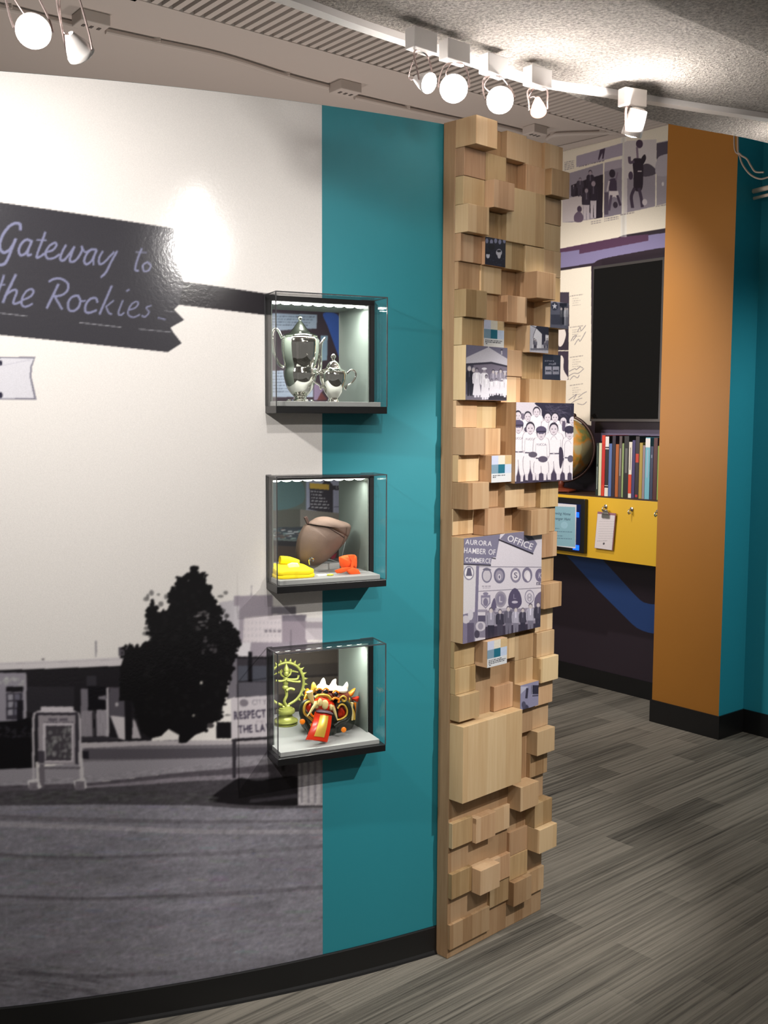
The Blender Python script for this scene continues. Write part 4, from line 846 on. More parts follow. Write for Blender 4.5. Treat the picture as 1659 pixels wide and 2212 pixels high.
# silver urn and sugar bowl
def silver_urn():
    e = -.055; p = cq(580+515/7.54, 800, e); base = Vector((p.x, p.y, DZ[0])); k = mpp(p)/7.54
    t = thing('silver_urn', 'tall polished silver coffee urn with finial lid, left in the top case', 'urn', base)
    Y = lambda y: (1690-y)*k
    pf = [(235,1690),(225,1682),(175,1668),(115,1640),(100,1605),(140,1565),(205,1480),(245,1380),(272,1260),(270,1180),(245,1135),(250,1120),(262,1100),(292,1000),(312,880),(318,760),(316,690),(305,655),(285,640)]
    m = MB(); m.lathe(base, [(r*k, Y(y)) for r, y in pf], 56); obj('body', m, M['silver'], t, True)
    pl = [(285,640),(292,625),(270,600),(200,575),(165,558),(140,530),(105,490),(70,440),(45,405),(26,385),(20,372),(34,352),(38,330),(30,308),(8,298)]
    m = MB(); m.lathe(base, [(r*k, Y(y)) for r, y in pl], 48); obj('lid', m, M['silver'], t, True)
    R = T1*.97+N1*.2; R.normalize()
    q = lambda x, y: base+R*((x-515)*k)+Z*Y(y)
    m = MB(); m.tube([Vector(v) for v in smooth_path([tuple(q(*c)) for c in [(230,690),(170,560),(120,515),(70,560),(60,700),(90,900),(170,1080),(250,1130)]], 6)], .0042, 10); obj('handle', m, M['silver'], t, True)
    pth = [Vector(v) for v in smooth_path([tuple(q(*c)) for c in [(770,1230),(830,1150),(845,1000),(850,850),(870,720),(930,640)]], 6)]
    m = MB(); m.tube(pth, [.0075-.0045*i/(len(pth)-1) for i in range(len(pth))], 12); obj('spout', m, M['silver'], t, True)
    for a in range(4):
        d = Vector((math.cos(a*math.pi/2+.6), math.sin(a*math.pi/2+.6), 0)); m = MB(); m.ball(base+d*(210*k)+Z*.004, .006, .006, .004); obj('foot', m, M['silver'], t, True)
silver_urn()
def sugar_bowl():
    e = -.008; p = cq(580+1055/7.54, 830, e); base = Vector((p.x, p.y, DZ[0])); k = mpp(p)/7.54
    t = thing('sugar_bowl', 'small lidded silver sugar bowl with two handles beside the urn', 'sugar bowl', base)
    Y = lambda y: (1700-y)*k
    pf = [(118,1700),(112,1690),(90,1665),(80,1630),(110,1590),(150,1530),(190,1440),(218,1340),(226,1260),(222,1225),(212,1210)]
    m = MB(); m.lathe(base, [(r*k, Y(y)) for r, y in pf], 48); obj('body', m, M['silver'], t, True)
    pl = [(214,1210),(218,1200),(190,1180),(130,1160),(115,1130),(100,1095),(70,1050),(38,1030),(20,1010),(26,995),(46,975),(40,950),(26,925),(6,915)]
    m = MB(); m.lathe(base, [(r*k, Y(y)) for r, y in pl], 40); obj('lid', m, M['silver'], t, True)
    R = (T1*.97+N1*.2).normalized()
    for s_ in (1, -1):
        q = lambda x, y: base+R*(s_*(x-1060)*k)+Z*Y(y)
        m = MB(); m.tube([Vector(v) for v in smooth_path([tuple(q(*c)) for c in [(1270,1250),(1310,1210),(1350,1175),(1405,1185),(1435,1240),(1420,1310),(1350,1390),(1285,1430),(1265,1490),(1250,1450),(1225,1380)]], 5)], .0026, 8); obj('handle', m, M['silver'], t, True)
sugar_bowl()

# middle case
def Z2(pts, e, x0=590, y0=1020, k=7.54): return [cq(x0+a/k, y0+b/k, e) for a, b in pts]
M['felt'] = mat('brown_felted_leather', (94, 76, 65), .75, bump=.4, bscale=900, vary=.3, vscale=14)
M['dark_leather'] = mat('dark_brown_leather', (58, 40, 34), .5)
def hat():
    e = -.07; base = Z2([(750, 1500)], e)[0]; base.z = DZ[1]+.02
    t = thing('leather_hat', 'rounded brown leather hat with a dark seam and stub, middle case', 'hat', base)
    low = smooth_path([(575,838),(640,785),(730,737),(850,724),(960,745),(1090,790),(1190,822),(1245,868),(1238,940),(1205,1040),(1150,1130),(1090,1205),(1000,1300),(900,1395),(810,1465),(720,1510),(600,1520),(470,1492),(395,1420),(380,1290),(392,1170),(420,1060),(465,960),(520,865)], 3, True)
    C2 = np.array(low).mean(0)
    def dep(p, front):
        d = np.array(p)-C2; a = math.atan2(d[1], d[0]); best = min(low, key=lambda o: abs(math.remainder(math.atan2(o[1]-C2[1], o[0]-C2[0])-a, 2*math.pi)))
        q = min(1, np.hypot(*d)/np.hypot(*(np.array(best)-C2))); return front*math.sqrt(1-q*q)
    m = MB(); m.inflate(Z2(low, e), N1, .055, .055, 10); crown = obj('crown', m, M['felt'], t, True)
    sm = smooth_path([(578,838),(700,848),(810,888),(920,955),(1010,1010),(1060,1040)], 6)
    m = MB(); m.tube([p+N1*(dep(q, .055)+.0002) for p, q in zip(Z2(sm, e), sm)], .0013, 6); obj('seam', m, M['dark_leather'], crown, True)
    top = smooth_path([(580,836),(640,785),(730,735),(850,721),(960,742),(1090,786),(1190,818),(1250,866),(1242,945),(1205,1050),(1140,1062),(1060,1040),(1010,1010),(920,955),(810,888),(700,848)], 3, True)
    m = MB(); m.inflate(Z2(top, e+.012), N1, .043, .03, 9); obj('brim', m, M['felt'], t, True)
    s_ = Z2([(490, 735), (540, 715), (580, 820), (545, 850)], e+.004); m = MB(); m.prism(s_, N1*.008); obj('stub', m, M['dark_leather'], t, bevel=.001)
    m = MB(); m.tube([Vector(v) for v in smooth_path([tuple(q) for q in Z2([(600, 1510), (590, 1430), (620, 1390), (655, 1410), (640, 1450)], e+.052)], 5)], .0022, 7); obj('chin_strap', m, M['silver'], t, True)
hat()
b = Z2([(900, 1560)], -.07)[0]; b.z = DZ[1]
t = thing('display_stand', 'clear acrylic stand with a grey riser behind the orange cap', 'stand', b)
m = MB(); r0 = Z2([(560, 1560), (1085, 1560)], -.07); m.box(Vector((r0[0].x, r0[0].y, DZ[1])), Vector((r0[1].x-r0[0].x, r0[1].y-r0[0].y, 0)), -N1*.07, Z*.0165); obj('riser', m, M['grey'], t, bevel=.001)
pl = Z2([(1240, 890), (1290, 895), (1290, 1340), (1210, 1500), (1090, 1500), (1180, 1120)], -.135); m = MB(); m.prism(pl, -N1*.003); pl_ = obj('clear_plate', m, M['acrylic'], t)
m = MB(); m.tube(pl[1:4], .0009, 6); m.tube([pl[5], pl[4]], .0009, 6); m.tube(pl[:2], .0009, 6); obj('plate_edges', m, mat('bright_acrylic_edge', (190, 195, 195), .1), pl_)
M['yellow_cloth'] = mat('yellow_cotton', (252, 226, 10), .8, bump=.3, bscale=700)
def shirt():
    e0, e1 = .048, -.045; c = Z2([(400, 1690)], e0)[0]; u0 = (Z2([(80, 1690)], e0)[0]-W0).dot(T1); u1 = (Z2([(715, 1690)], e0)[0]-W0).dot(T1)
    b = CPt((u0+u1)/2, (e0+e1)/2, DZ[1]); t = thing('folded_shirt', 'bright yellow folded shirt with a white emblem, left in the middle case', 'shirt', b)
    def slab(z0, h, ins, tilt):
        m = MB(); n = 28; ol = []
        for i in range(n):
            a = 2*math.pi*i/n; ca, sa = math.cos(a), math.sin(a); f = lambda v: math.copysign(abs(v)**.38, v)
            ol.append((.5*(1+f(ca)), .5*(1+f(sa))))
        rows = [(1-.03, 0), (1, .25), (1, .75), (.975, .97), (.8, 1.03), (.4, 1.1)]
        vs = []
        for s_, hh in rows:
            for x, y in ol:
                xx = .5+(x-.5)*s_; yy = .5+(y-.5)*s_
                bump = 1+tilt*(1-yy)*(1-.5*xx) if hh > .5 else 1
                vs.append(CPt(u0+ins+(u1-u0-2*ins)*xx, e1+(e0-e1)*yy, z0+h*hh*bump+.0015*math.sin(9*xx+5*yy)*(hh > .5)))
        fs = [[i*n+j, i*n+(j+1) % n, (i+1)*n+(j+1) % n, (i+1)*n+j] for i in range(len(rows)-1) for j in range(n)]+[[(len(rows)-1)*n+j for j in range(n)], [j for j in range(n)][::-1]]
        m.add(vs, fs); return m
    obj('lower_fold', slab(DZ[1]+.0002, .009, 0, 0), M['yellow_cloth'], t, True); up_ = obj('upper_fold', slab(DZ[1]+.0092, .010, .002, 1.1), M['yellow_cloth'], t, True)
    m = MB(); rl = Z2([(110, 1430), (250, 1440), (400, 1490)], -.035); m.tube([Vector(v) for v in smooth_path([tuple(q) for q in rl], 6)], .011, 14); obj('rolled_collar', m, M['yellow_cloth'], t, True)
    m = MB(); q = Z2([(230, 1500), (300, 1475), (400, 1480), (435, 1530), (380, 1570), (260, 1570)], .012); m.inflate(q, (N1*.5+Z*.85).normalized(), .004, .012, 4); obj('emblem', m, mat('white_emblem', (240, 240, 200), .6, vary=.25, vscale=120), up_, True)
shirt()
M['orange_cloth'] = mat('orange_felt', (244, 92, 20), .75, bump=.3, bscale=800)
b = Z2([(1220, 1660)], .02)[0]; b.z = DZ[1]
t = thing('orange_cap', 'small bright orange folded cap, right in the middle case', 'cap', b)
m = MB(); m.inflate(Z2(smooth_path([(1075,1400),(1110,1375),(1180,1352),(1330,1345),(1358,1420),(1350,1560),(1290,1572),(1120,1570)], 3, True), .012), N1, .02, .02, 6); obj('crown', m, M['orange_cloth'], t, True)
m = MB(); m.prism(Z2([(1210,1352),(1330,1345),(1300,1570),(1255,1570),(1275,1450)], .033), N1*.002); obj('panel_fold', m, M['orange_cloth'], t, bevel=.0008)
m = MB(); m.inflate(Z2([(1000,1605),(1110,1565),(1290,1550),(1300,1565),(1200,1610),(1100,1640),(1030,1640)], .035), (N1*.6+Z*.8), .006, .006, 4)
m.inflate(Z2([(1190,1605),(1290,1555),(1390,1590),(1425,1660),(1320,1687),(1260,1670)], .035), (N1*.6+Z*.8), .007, .007, 4); obj('brim', m, M['orange_cloth'], t, True)
b = Z2([(820, 1640)], .03)[0]; b.z = DZ[1]
mb = MB(); mb.box(b-T1*.014-N1*.02, T1*.028, N1*.018, Z*.0012); tag(obj('card', mb, mat('white_card', (240, 240, 236), .6), origin=b), 'small white card lying between the yellow shirt and the orange cap', 'card')
b = Z2([(930, 1660)], .035)[0]; b.z = DZ[1]
mb = MB(); mb.tube([b+T1*(.008*math.cos(a))+N1*(.005*math.sin(a))+Z*.0022 for a in np.linspace(0, 2*math.pi, 20)[:-1]], .0016, 6, closed=True); mb.ball(b+Z*.003, .004, .003, .0028)
tag(obj('pin_badge', mb, mat('yellow_green_enamel', (206, 206, 60), .3, .2), smooth=True, origin=b), 'tiny yellow-green pin badge in front of the white card', 'badge')

# bottom case
def Z3(pts, e): return Z2(pts, e, 590, 1400, 7.9)
M['brass'] = mat('yellow_green_brass', (150, 154, 80), .42, .35, vary=.2, vscale=60)
def statue():
    e = -.165; c = Z3([(215, 1280)], e)[0]; base = Vector((c.x, c.y, DZ[2])); k = mpp(c)/7.9
    t = thing('dancing_figure_statue', 'greenish brass statue of a many-armed dancer in a flaming ring', 'statue', base)
    yb = 1400+(0) ; K = lambda x, y, d=0: base+T1*((x-215)*k*1.02)+Z*((1290-y)*k)+N1*d
    m = MB(); m.lathe(base, [(q*k, h*k) for q, h in ((200, 0), (204, 6), (204, 24), (182, 28), (182, 44), (206, 50), (212, 62), (204, 78), (176, 84), (150, 104), (122, 128), (112, 160), (116, 184), (150, 196), (158, 214), (158, 244), (150, 262), (118, 268), (112, 286), (60, 300))], 40); obj('lotus_base', m, M['brass'], t, True)
    m = MB(); ring = []
    for i in range(49):
        a = math.radians(-62+304*i/48); ring.append(K(215+320*math.cos(a), 590-365*math.sin(a)))
    m.tube([K(262, 960)]+ring+[K(168, 960)], .0042, 8); obj('ring', m, M['brass'], t, True)
    m = MB()
    for i in range(21):
        a = math.radians(-48+276*i/20); d = T1*math.cos(a)+Z*math.sin(a); p = K(215+330*math.cos(a), 590-375*math.sin(a)); tn = T1*-math.sin(a)+Z*math.cos(a)
        m.inflate([p+tn*.0045, p+tn*.0035+d*.005, p+d*.0125, p-tn*.0035+d*.005, p-tn*.0045], N1, .0025, rings=3)
    obj('flames', m, M['brass'], t, True)
    m = MB(); tb_ = lambda pts, r, d=.006: m.tube([Vector(v) for v in smooth_path([tuple(K(x, y, d)) for x, y in pts], 4)], r, 8)
    tb_([(215, 960), (180, 880), (220, 780), (205, 680)], .0045); tb_([(205, 690), (270, 660), (340, 690)], .0042, .012); tb_([(150, 985), (270, 985)], .006, .002)
    m.ball(K(195, 640, .006), .009, .006, .007); m.ball(K(205, 540, .006), .0085, .006, .013); m.ball(K(212, 400, .008), .0075, .0075, .0095); m.lathe(K(212, 350, .008), [(.008, 0), (.0075, .006), (.004, .014), (.001, .02)], 12)
    tb_([(210, 490), (300, 510), (400, 510), (425, 450)], .0033, .01); tb_([(210, 480), (290, 420), (300, 340)], .003, .004); tb_([(210, 500), (120, 520), (20, 500)], .0032, .01); tb_([(210, 480), (130, 420), (120, 340)], .003, .004); tb_([(205, 510), (330, 545), (430, 560)], .003, .014)
    m.ball(K(425, 555, .014), .005, .004, .004); obj('figure', m, M['brass'], t, True)
    m = MB()
    for i in range(5): m.tube([K(265+i*12, 380, .002), K(290+i*36, 330+i*20, .002)], .0016, 6); m.tube([K(165-i*12, 380, .002), K(140-i*36, 330+i*20, .002)], .0016, 6)
    obj('flying_hair', m, M['brass'], t, True)
statue()
M['m_dark'] = mat('dark_green_lacquer', (38, 42, 34), .25); M['m_red'] = mat('red_orange_lacquer', (196, 44, 14), .22); M['m_brown'] = mat('red_brown_lacquer', (112, 44, 22), .25)
M['m_gold'] = mat('gold_paint', (206, 170, 66), .3, .35); M['m_cream'] = mat('cream_tooth_paint', (214, 196, 134), .35); M['m_white'] = mat('white_paint', (240, 226, 206), .35); M['m_orange'] = mat('orange_paint_lacquer', (232, 128, 20), .3)
M['m_grey'] = mat('violet_grey_lacquer', (96, 82, 92), .3); M['m_eye'] = mat('glossy_black_eye', (18, 18, 26), .08)
def mask():
    c = Z3([(850, 1500)], -.03)[0]; c.z = DZ[2]; t = thing('carved_mask', 'carved painted demon mask with fangs and a long red tongue', 'mask', c)
    def inf(name, pts, e, f, b, mt, sm=3, rings=7): mm = MB(); mm.inflate(Z3(smooth_path(pts, sm, True) if sm else pts, e), N1, f, b, rings); return obj(name, mm, M[mt], t, True)
    def tub(name, pts, e, r, mt, e2=None, mm=None):
        P_ = smooth_path(pts, 5); n = len(P_); mm = mm or MB()
        q = [Z3([p], e+((e2 if e2 is not None else e)-e)*i/(n-1))[0] for i, p in enumerate(P_)]
        rr = r if not isinstance(r, tuple) else [r[0]+(r[1]-r[0])*i/(n-1) for i in range(n)]
        mm.tube(q, rr, 10); return obj(name, mm, M[mt], t, True)
    inf('head', [(470,1300),(480,1120),(520,940),(570,780),(650,690),(760,650),(900,660),(1100,680),(1250,720),(1330,830),(1390,980),(1385,1200),(1330,1360),(1200,1430),(1080,1500),(960,1515),(700,1450),(560,1400)], -.06, .05, .045, 'm_dark')
    inf('brow', [(690,830),(720,700),(800,640),(950,650),(1120,670),(1260,720),(1290,830),(1230,900),(1080,900),(960,830),(840,800),(760,820)], -.045, .05, .02, 'm_brown')
    inf('muzzle', [(700,960),(720,860),(790,810),(880,800),(960,840),(1020,930),(1040,1040),(960,1080),(850,1050),(740,1080)], -.03, .048, .02, 'm_red')
    tub('nose_ridge', [(720,850),(770,805),(850,800),(930,815),(985,880)], .012, .0042, 'm_gold')
    for x, y, rx, rz, e in [(738,965,8,11,.012),(800,925,7,11,.018),(885,965,9.5,13.5,.02),(985,1010,6.5,9,.014)]:
        mm = MB(); p = Z3([(x, y)], e)[0]; mm.ball(p, rx/1000, .006, rz/1000, T1, N1, Z); obj('tooth', mm, M['m_cream'], t, True)
    for x, y in ((778,745),(895,745),(1068,785)):
        mm = MB(); p = Z3([(x, y)], .006)[0]; mm.ball(p, .0078); obj('eye', mm, M['m_eye'], t, True)
    inf('crown_band', [(750,690),(770,630),(850,600),(950,650),(1080,650),(1200,660),(1260,700),(1200,760),(1050,730),(900,700)], -.03, .035, .02, 'm_white')
    for pts, mt, e in [([(650,770),(655,640),(690,575),(735,640),(725,740)],'m_gold',-.035),([(790,660),(820,560),(862,505),(890,560),(900,670)],'m_white',-.03),([(960,670),(990,600),(1020,550),(1072,525),(1072,600),(1100,690)],'m_white',-.03),([(1160,690),(1215,640),(1262,575),(1282,640),(1250,740)],'m_white',-.035),([(560,760),(575,685),(620,715),(615,780)],'m_orange',-.05),([(1255,830),(1280,770),(1400,680),(1380,760),(1330,830)],'m_orange',-.05),([(1320,850),(1400,830),(1465,825),(1440,920),(1350,880)],'m_red',-.05)]:
        inf('crown_spike', pts, e, .008, .008, mt, 2, 4)
    tub('brow_flame', [(620,740),(640,830),(665,900),(690,930)], -.01, (.0095, .004), 'm_cream')
    inf('mouth_corner', [(545,1000),(590,930),(635,920),(640,1000),(610,1090),(570,1080)], -.015, .01, .02, 'm_red'); inf('mouth_corner', [(1090,1150),(1110,1010),(1170,960),(1245,1040),(1230,1140),(1150,1210)], -.015, .012, .02, 'm_red')
    tub('lip_curl', [(630,910),(560,940),(525,1030),(540,1120),(610,1180),(665,1230),(690,1290)], -.004, .0036, 'm_gold'); tub('lip_curl', [(600,900),(515,940),(478,1060),(500,1180),(560,1280),(610,1400),(620,1470)], -.01, .0065, 'm_dark')
    tub('lip_curl', [(1090,1010),(1130,930),(1210,915),(1285,1000),(1300,1130),(1230,1220),(1130,1260),(1040,1330)], .0, .0078, 'm_dark'); tub('lip_curl', [(1100,1030),(1150,965),(1215,975),(1262,1060),(1245,1150),(1170,1205),(1090,1225)], .008, .0026, 'm_gold')
    tub('tusk', [(735,950),(680,1020),(630,1100),(580,1165)], .02, (.0055, .0012), 'm_cream'); tub('tusk', [(1010,990),(1050,1080),(1075,1160),(1095,1230)], .016, (.0055, .0012), 'm_cream')
    tub('ear_flare', [(580,750),(560,850),(520,940),(490,1010)], -.04, (.006, .003), 'm_orange'); tub('ear_flare', [(1290,960),(1330,1020),(1370,1120),(1380,1220)], -.03, (.006, .004), 'm_gold'); tub('ear_flare', [(1400,930),(1390,1050),(1380,1170)], -.045, .004, 'm_orange'); inf('ear_flare', [(1255,900),(1290,830),(1315,860),(1300,950),(1280,960)], -.02, .006, .006, 'm_gold', 2, 4)
    for x, y, e in ((495,1252,-.005),(1200,1390,.012)):
        mm = MB(); p = Z3([(x, y)], e)[0]; mm.lathe(p, [(.0, -.001), (.0074, 0), (.0074, .003), (.0055, .0042), (.002, .005)], 24, N1); obj('earring', mm, M['m_orange'], t, True)
    inf('jaw', [(600,1420),(640,1250),(760,1200),(960,1230),(1080,1270),(1070,1440),(960,1510),(800,1500)], -.035, .03, .03, 'm_dark')
    for pts in ([(735,725),(775,690),(825,705)], [(850,720),(895,685),(945,715)], [(1020,765),(1065,725),(1120,760)]): tub('brow_ridge', pts, .012, .0028, 'm_orange')
    tub('cheek_scroll', [(1130,860),(1190,820),(1240,850),(1235,900),(1190,905),(1180,870)], .006, .0026, 'm_gold'); tub('cheek_scroll', [(1010,880),(1060,850),(1120,880),(1110,930)], .012, .003, 'm_orange')
    tub('cheek_scroll', [(700,1180),(660,1150),(630,1100)], .006, .003, 'm_orange'); tub('ear_flare', [(545,860),(575,800),(600,850),(560,930),(510,1000)], -.02, (.004, .002), 'm_gold'); tub('ear_flare', [(1345,930),(1335,1040),(1350,1140),(1345,1230)], -.018, (.0045, .003), 'm_cream')
    tub('jaw_trim', [(640,1290),(680,1380),(720,1440)], .0, .003, 'm_gold')
    # tongue: a curved board sloping down and forward
    A, B_ = Z3([(735,1075),(1005,1110)], .018), Z3([(575,1560),(925,1605)], .05)
    for nm, mt, x0, x1, lift in (('tongue', 'm_red', 0, 1, 0), ('tongue_inlay', 'm_gold', .24, .74, .0012)):
        mm = MB(); vs = []; nu, nv = 12, 14; dn = (A[1]-A[0]).cross(B_[0]-A[0]).normalized(); dn = dn if dn.dot(N1) > 0 else -dn
        for s_ in (0, 1):
            for j in range(nv+1):
                for i in range(nu+1):
                    x = x0+(x1-x0)*i/nu; y = j/nv if x0 == 0 else .14+.74*j/nv
                    arch = .007*math.sin(math.pi*x)+.006*math.sin(math.pi*y)
                    vs.append((A[0]*(1-x)+A[1]*x)*(1-y)+(B_[0]*(1-x)+B_[1]*x)*y+dn*(arch+lift-(.009 if lift == 0 else .0022)*s_))
        n2 = (nu+1)*(nv+1); fs = []
        for j in range(nv):
            for i in range(nu):
                a = j*(nu+1)+i; fs.append([a, a+1, a+nu+2, a+nu+1]); fs.append([n2+a+nu+1, n2+a+nu+2, n2+a+1, n2+a])
        bd = [i for i in range(nu+1)]+[j*(nu+1)+nu for j in range(1, nv+1)]+[nv*(nu+1)+i for i in range(nu-1, -1, -1)]+[j*(nu+1) for j in range(nv-1, 0, -1)]
        fs += [[bd[i], n2+bd[i], n2+bd[(i+1) % len(bd)], bd[(i+1) % len(bd)]] for i in range(len(bd))]
        mm.add(vs, fs); last = obj(nm, mm, M[mt], t if lift == 0 else last, True)
    inf('lower_lip', [(725,1080),(780,1050),(880,1055),(980,1080),(1030,1130),(960,1110),(860,1090),(780,1100)], .022, .01, .008, 'm_grey', 2, 5)
mask()
b = Z3([(540, 1480)], .02)[0]; b.z = DZ[2]
for (x, e), lab in zip(((540, .005), (1060, .03)), ('clear acrylic prop under the left side of the carved mask', 'clear acrylic prop under the right side of the carved mask')):
    q = Z3([(x, 1400)], e)[0]; q.z = DZ[2]; mb = MB(); mb.tube([q, q+Z*.022, q+Z*.026-N1*.012], .0016, 8)
    tag(obj('mask_prop', mb, M['acrylic'], smooth=True, origin=q), lab, 'stand', 'clear props under the mask')

# added backdrop, painted with the room behind the cases, seen through their open backs
XE = -.42
def paint_board(P):
    P.z = zmap(580, 640, 7.54); P.rect(-900, -200, 1400, 1900, (66, 52, 62)); pan = (176, 188, 208)
    P.poly([(-300, 265), (790, 300), (785, 525), (400, 540), (-300, 600)], pan); P.rect(-300, 1210, 725, 1640, pan); P.poly([(850, 640), (965, 640), (955, 1045), (850, 1045)], (150, 178, 200))
    for j in range(4): P.scrib(-100, 330+j*46, 760-j*40, 345+j*46, 16, (110, 116, 136), .9, j+1)
    for j in range(7): P.scrib(-100, 1260+j*50, 690, 1262+j*50, 16, (110, 116, 136), .9, j+11)
    P.spoly([(890, 280), (1110, 290), (1200, 500), (1220, 800), (1200, 1100), (1130, 950), (1040, 700), (960, 480)], (66, 104, 190)); P.poly([(1160, 300), (1185, 300), (1190, 1700), (1165, 1700)], (180, 184, 186)); P.poly([(740, 1380), (900, 1500), (800, 1690), (740, 1690)], (150, 130, 160)); P.poly([(860, 1560), (960, 1690), (790, 1690)], (110, 60, 60))
    P.z = zmap(590, 1020, 7.54); P.rect(-900, -250, 1500, 1900, (112, 122, 118)); P.spoly([(-100, 150), (420, 120), (480, 500), (-100, 620)], (104, 134, 138)); P.rect(540, 60, 1110, 680, (176, 178, 204)); P.poly([(560, 600), (600, 560), (590, 180), (800, 190), (880, 90), (980, 220), (1080, 220), (1080, 290), (975, 290), (975, 680)], (66, 62, 74))
    P.poly([(595, 175), (915, 200), (912, 288), (595, 265)], (226, 186, 84)); P.text('D', (1028, 262), (1072, 262), 36, (220, 220, 224))
    for j, (a, b_) in enumerate([(610, 815), (620, 790), (620, 845), (620, 880), (605, 910), (620, 912)]): P.scrib(a, 320+j*52, b_, 335+j*52, 20, (206, 204, 212), .95, j+30)
    P.rect(985, 560, 1090, 566, (60, 60, 80)); P.rect(985, 352, 1090, 356, (120, 120, 150))
    P.poly([(435, 605), (1100, 670), (1100, 1000), (440, 1000)], (150, 144, 138)); P.poly([(-400, 640), (440, 600), (440, 900), (-400, 900)], (106, 106, 100))
    P.poly([(-400, 910), (500, 890), (500, 1110), (-400, 1060)], (70, 76, 84)); r = random.Random(8)
    for i in range(46):
        x, y = -100+r.random()*560, 910+r.random()*170; P.poly([(x, y), (x+70, y-6), (x+90, y+14), (x+14, y+18)], ((200, 204, 206), (150, 170, 160), (110, 90, 84), (90, 110, 120))[i % 4], .85)
    P.poly([(-400, 1090), (520, 1130), (520, 1240), (-400, 1170)], (44, 42, 46)); P.poly([(-400, 1170), (1100, 1250), (1100, 1700), (-400, 1700)], (72, 60, 54)); P.poly([(940, 1370), (1040, 1310), (1010, 1400), (950, 1440)], (170, 50, 70)); P.poly([(800, 1450), (1090, 1390), (1090, 1520), (760, 1520)], (110, 104, 108)); P.rect(1090, 60, 1100, 1600, (190, 194, 196))
    P.z = zmap(590, 1400, 7.9); P.rect(-900, -250, 1500, 1700, (112, 102, 94)); P.poly([(-400, 330), (1200, 240), (1200, 440), (-400, 520)], (92, 84, 80)); P.poly([(-400, 520), (1200, 430), (1200, 470), (-400, 560)], (66, 60, 60)); P.poly([(-400, 830), (1200, 700), (1200, 900), (-400, 1100)], (88, 80, 78)); P.poly([(-400, 1100), (1200, 900), (1200, 1300), (-400, 1400)], (74, 66, 66))
    P.rect(1105, -100, 1125, 1300, (150, 150, 146))
def bd_uv(x, y): q = cq(x, y, XE); return (q-W0).dot(T1), q.z
t = thing('room_backdrop', 'backdrop board painted with the room behind, seen through the three display cases', 'backdrop', CPt(0, XE, 0))
m = MB(); m.box(CPt(-.5, XE-.02, 0), T1*1.0, N1*.0195, Z*2.1); obj('board', m, M['grey'], t)
P = Print(-.5, .3, .5, 2.1, .0026, bd_uv, (72, 60, 68)); paint_board(P); P.blur(1)
_w, _t, _nn = np.array([W0.x, W0.y, 0]), np.array(T1), np.array(N1)
P.build('printed_face', lambda U, V: _w+np.outer(U, _t)+_nn*XE+np.outer(V, (0, 0, 1)), M['panelprint'], t)
del P
point('backdrop_fill_light', tuple(CPt(-.34, -.25, 1.95)), 7, .05)  # unseen points added to light the backdrop board
point('backdrop_fill_light', tuple(CPt(-.36, -.25, .95)), 4, .05)

# ------------------------------------------------------------------ alcove: screen, yellow panel, globe, books
TVE = .07
p0, p1 = bu(1279, 740, TVE), bu(1434, 740, TVE); z1 = bq(1279, 577, TVE).z; z0 = bq(1279, 910, TVE).z
t = thing('wall_screen', 'tall portrait flat screen, switched off, on the alcove wall above the books', 'screen', BP((p0+p1)/2, 0, z0))
m = MB(); m.box(BP(p0, .02, z0), U2*(p1-p0), N2*(TVE-.02), Z*(z1-z0)); obj('housing', m, M['black'], t, bevel=.003)
m = MB(); m.box(BP(p0+.05, 0.0015, z0+.2), U2*(p1-p0-.1), N2*.0185, Z*(z1-z0-.4)); obj('wall_mount', m, M['black'], t)
bz = mat('grey_metal_bezel', (92, 88, 86), .3, .6)
m = MB(); g = .014
m.box(BP(p0, TVE, z0), U2*(p1-p0), N2*.004, Z*g); m.box(BP(p0, TVE, z1-g), U2*(p1-p0), N2*.004, Z*g); m.box(BP(p0, TVE, z0+g), U2*.006, N2*.004, Z*(z1-z0-2*g)); m.box(BP(p1-.02, TVE, z0+g), U2*.02, N2*.004, Z*(z1-z0-2*g)); obj('bezel', m, bz, t)
m = MB(); m.box(BP(p0+.006, TVE, z0+g), U2*(p1-p0-.026), N2*.0015, Z*(z1-z0-2*g)); obj('glass', m, mat('dark_screen_glass', (16, 15, 14), .06), t)

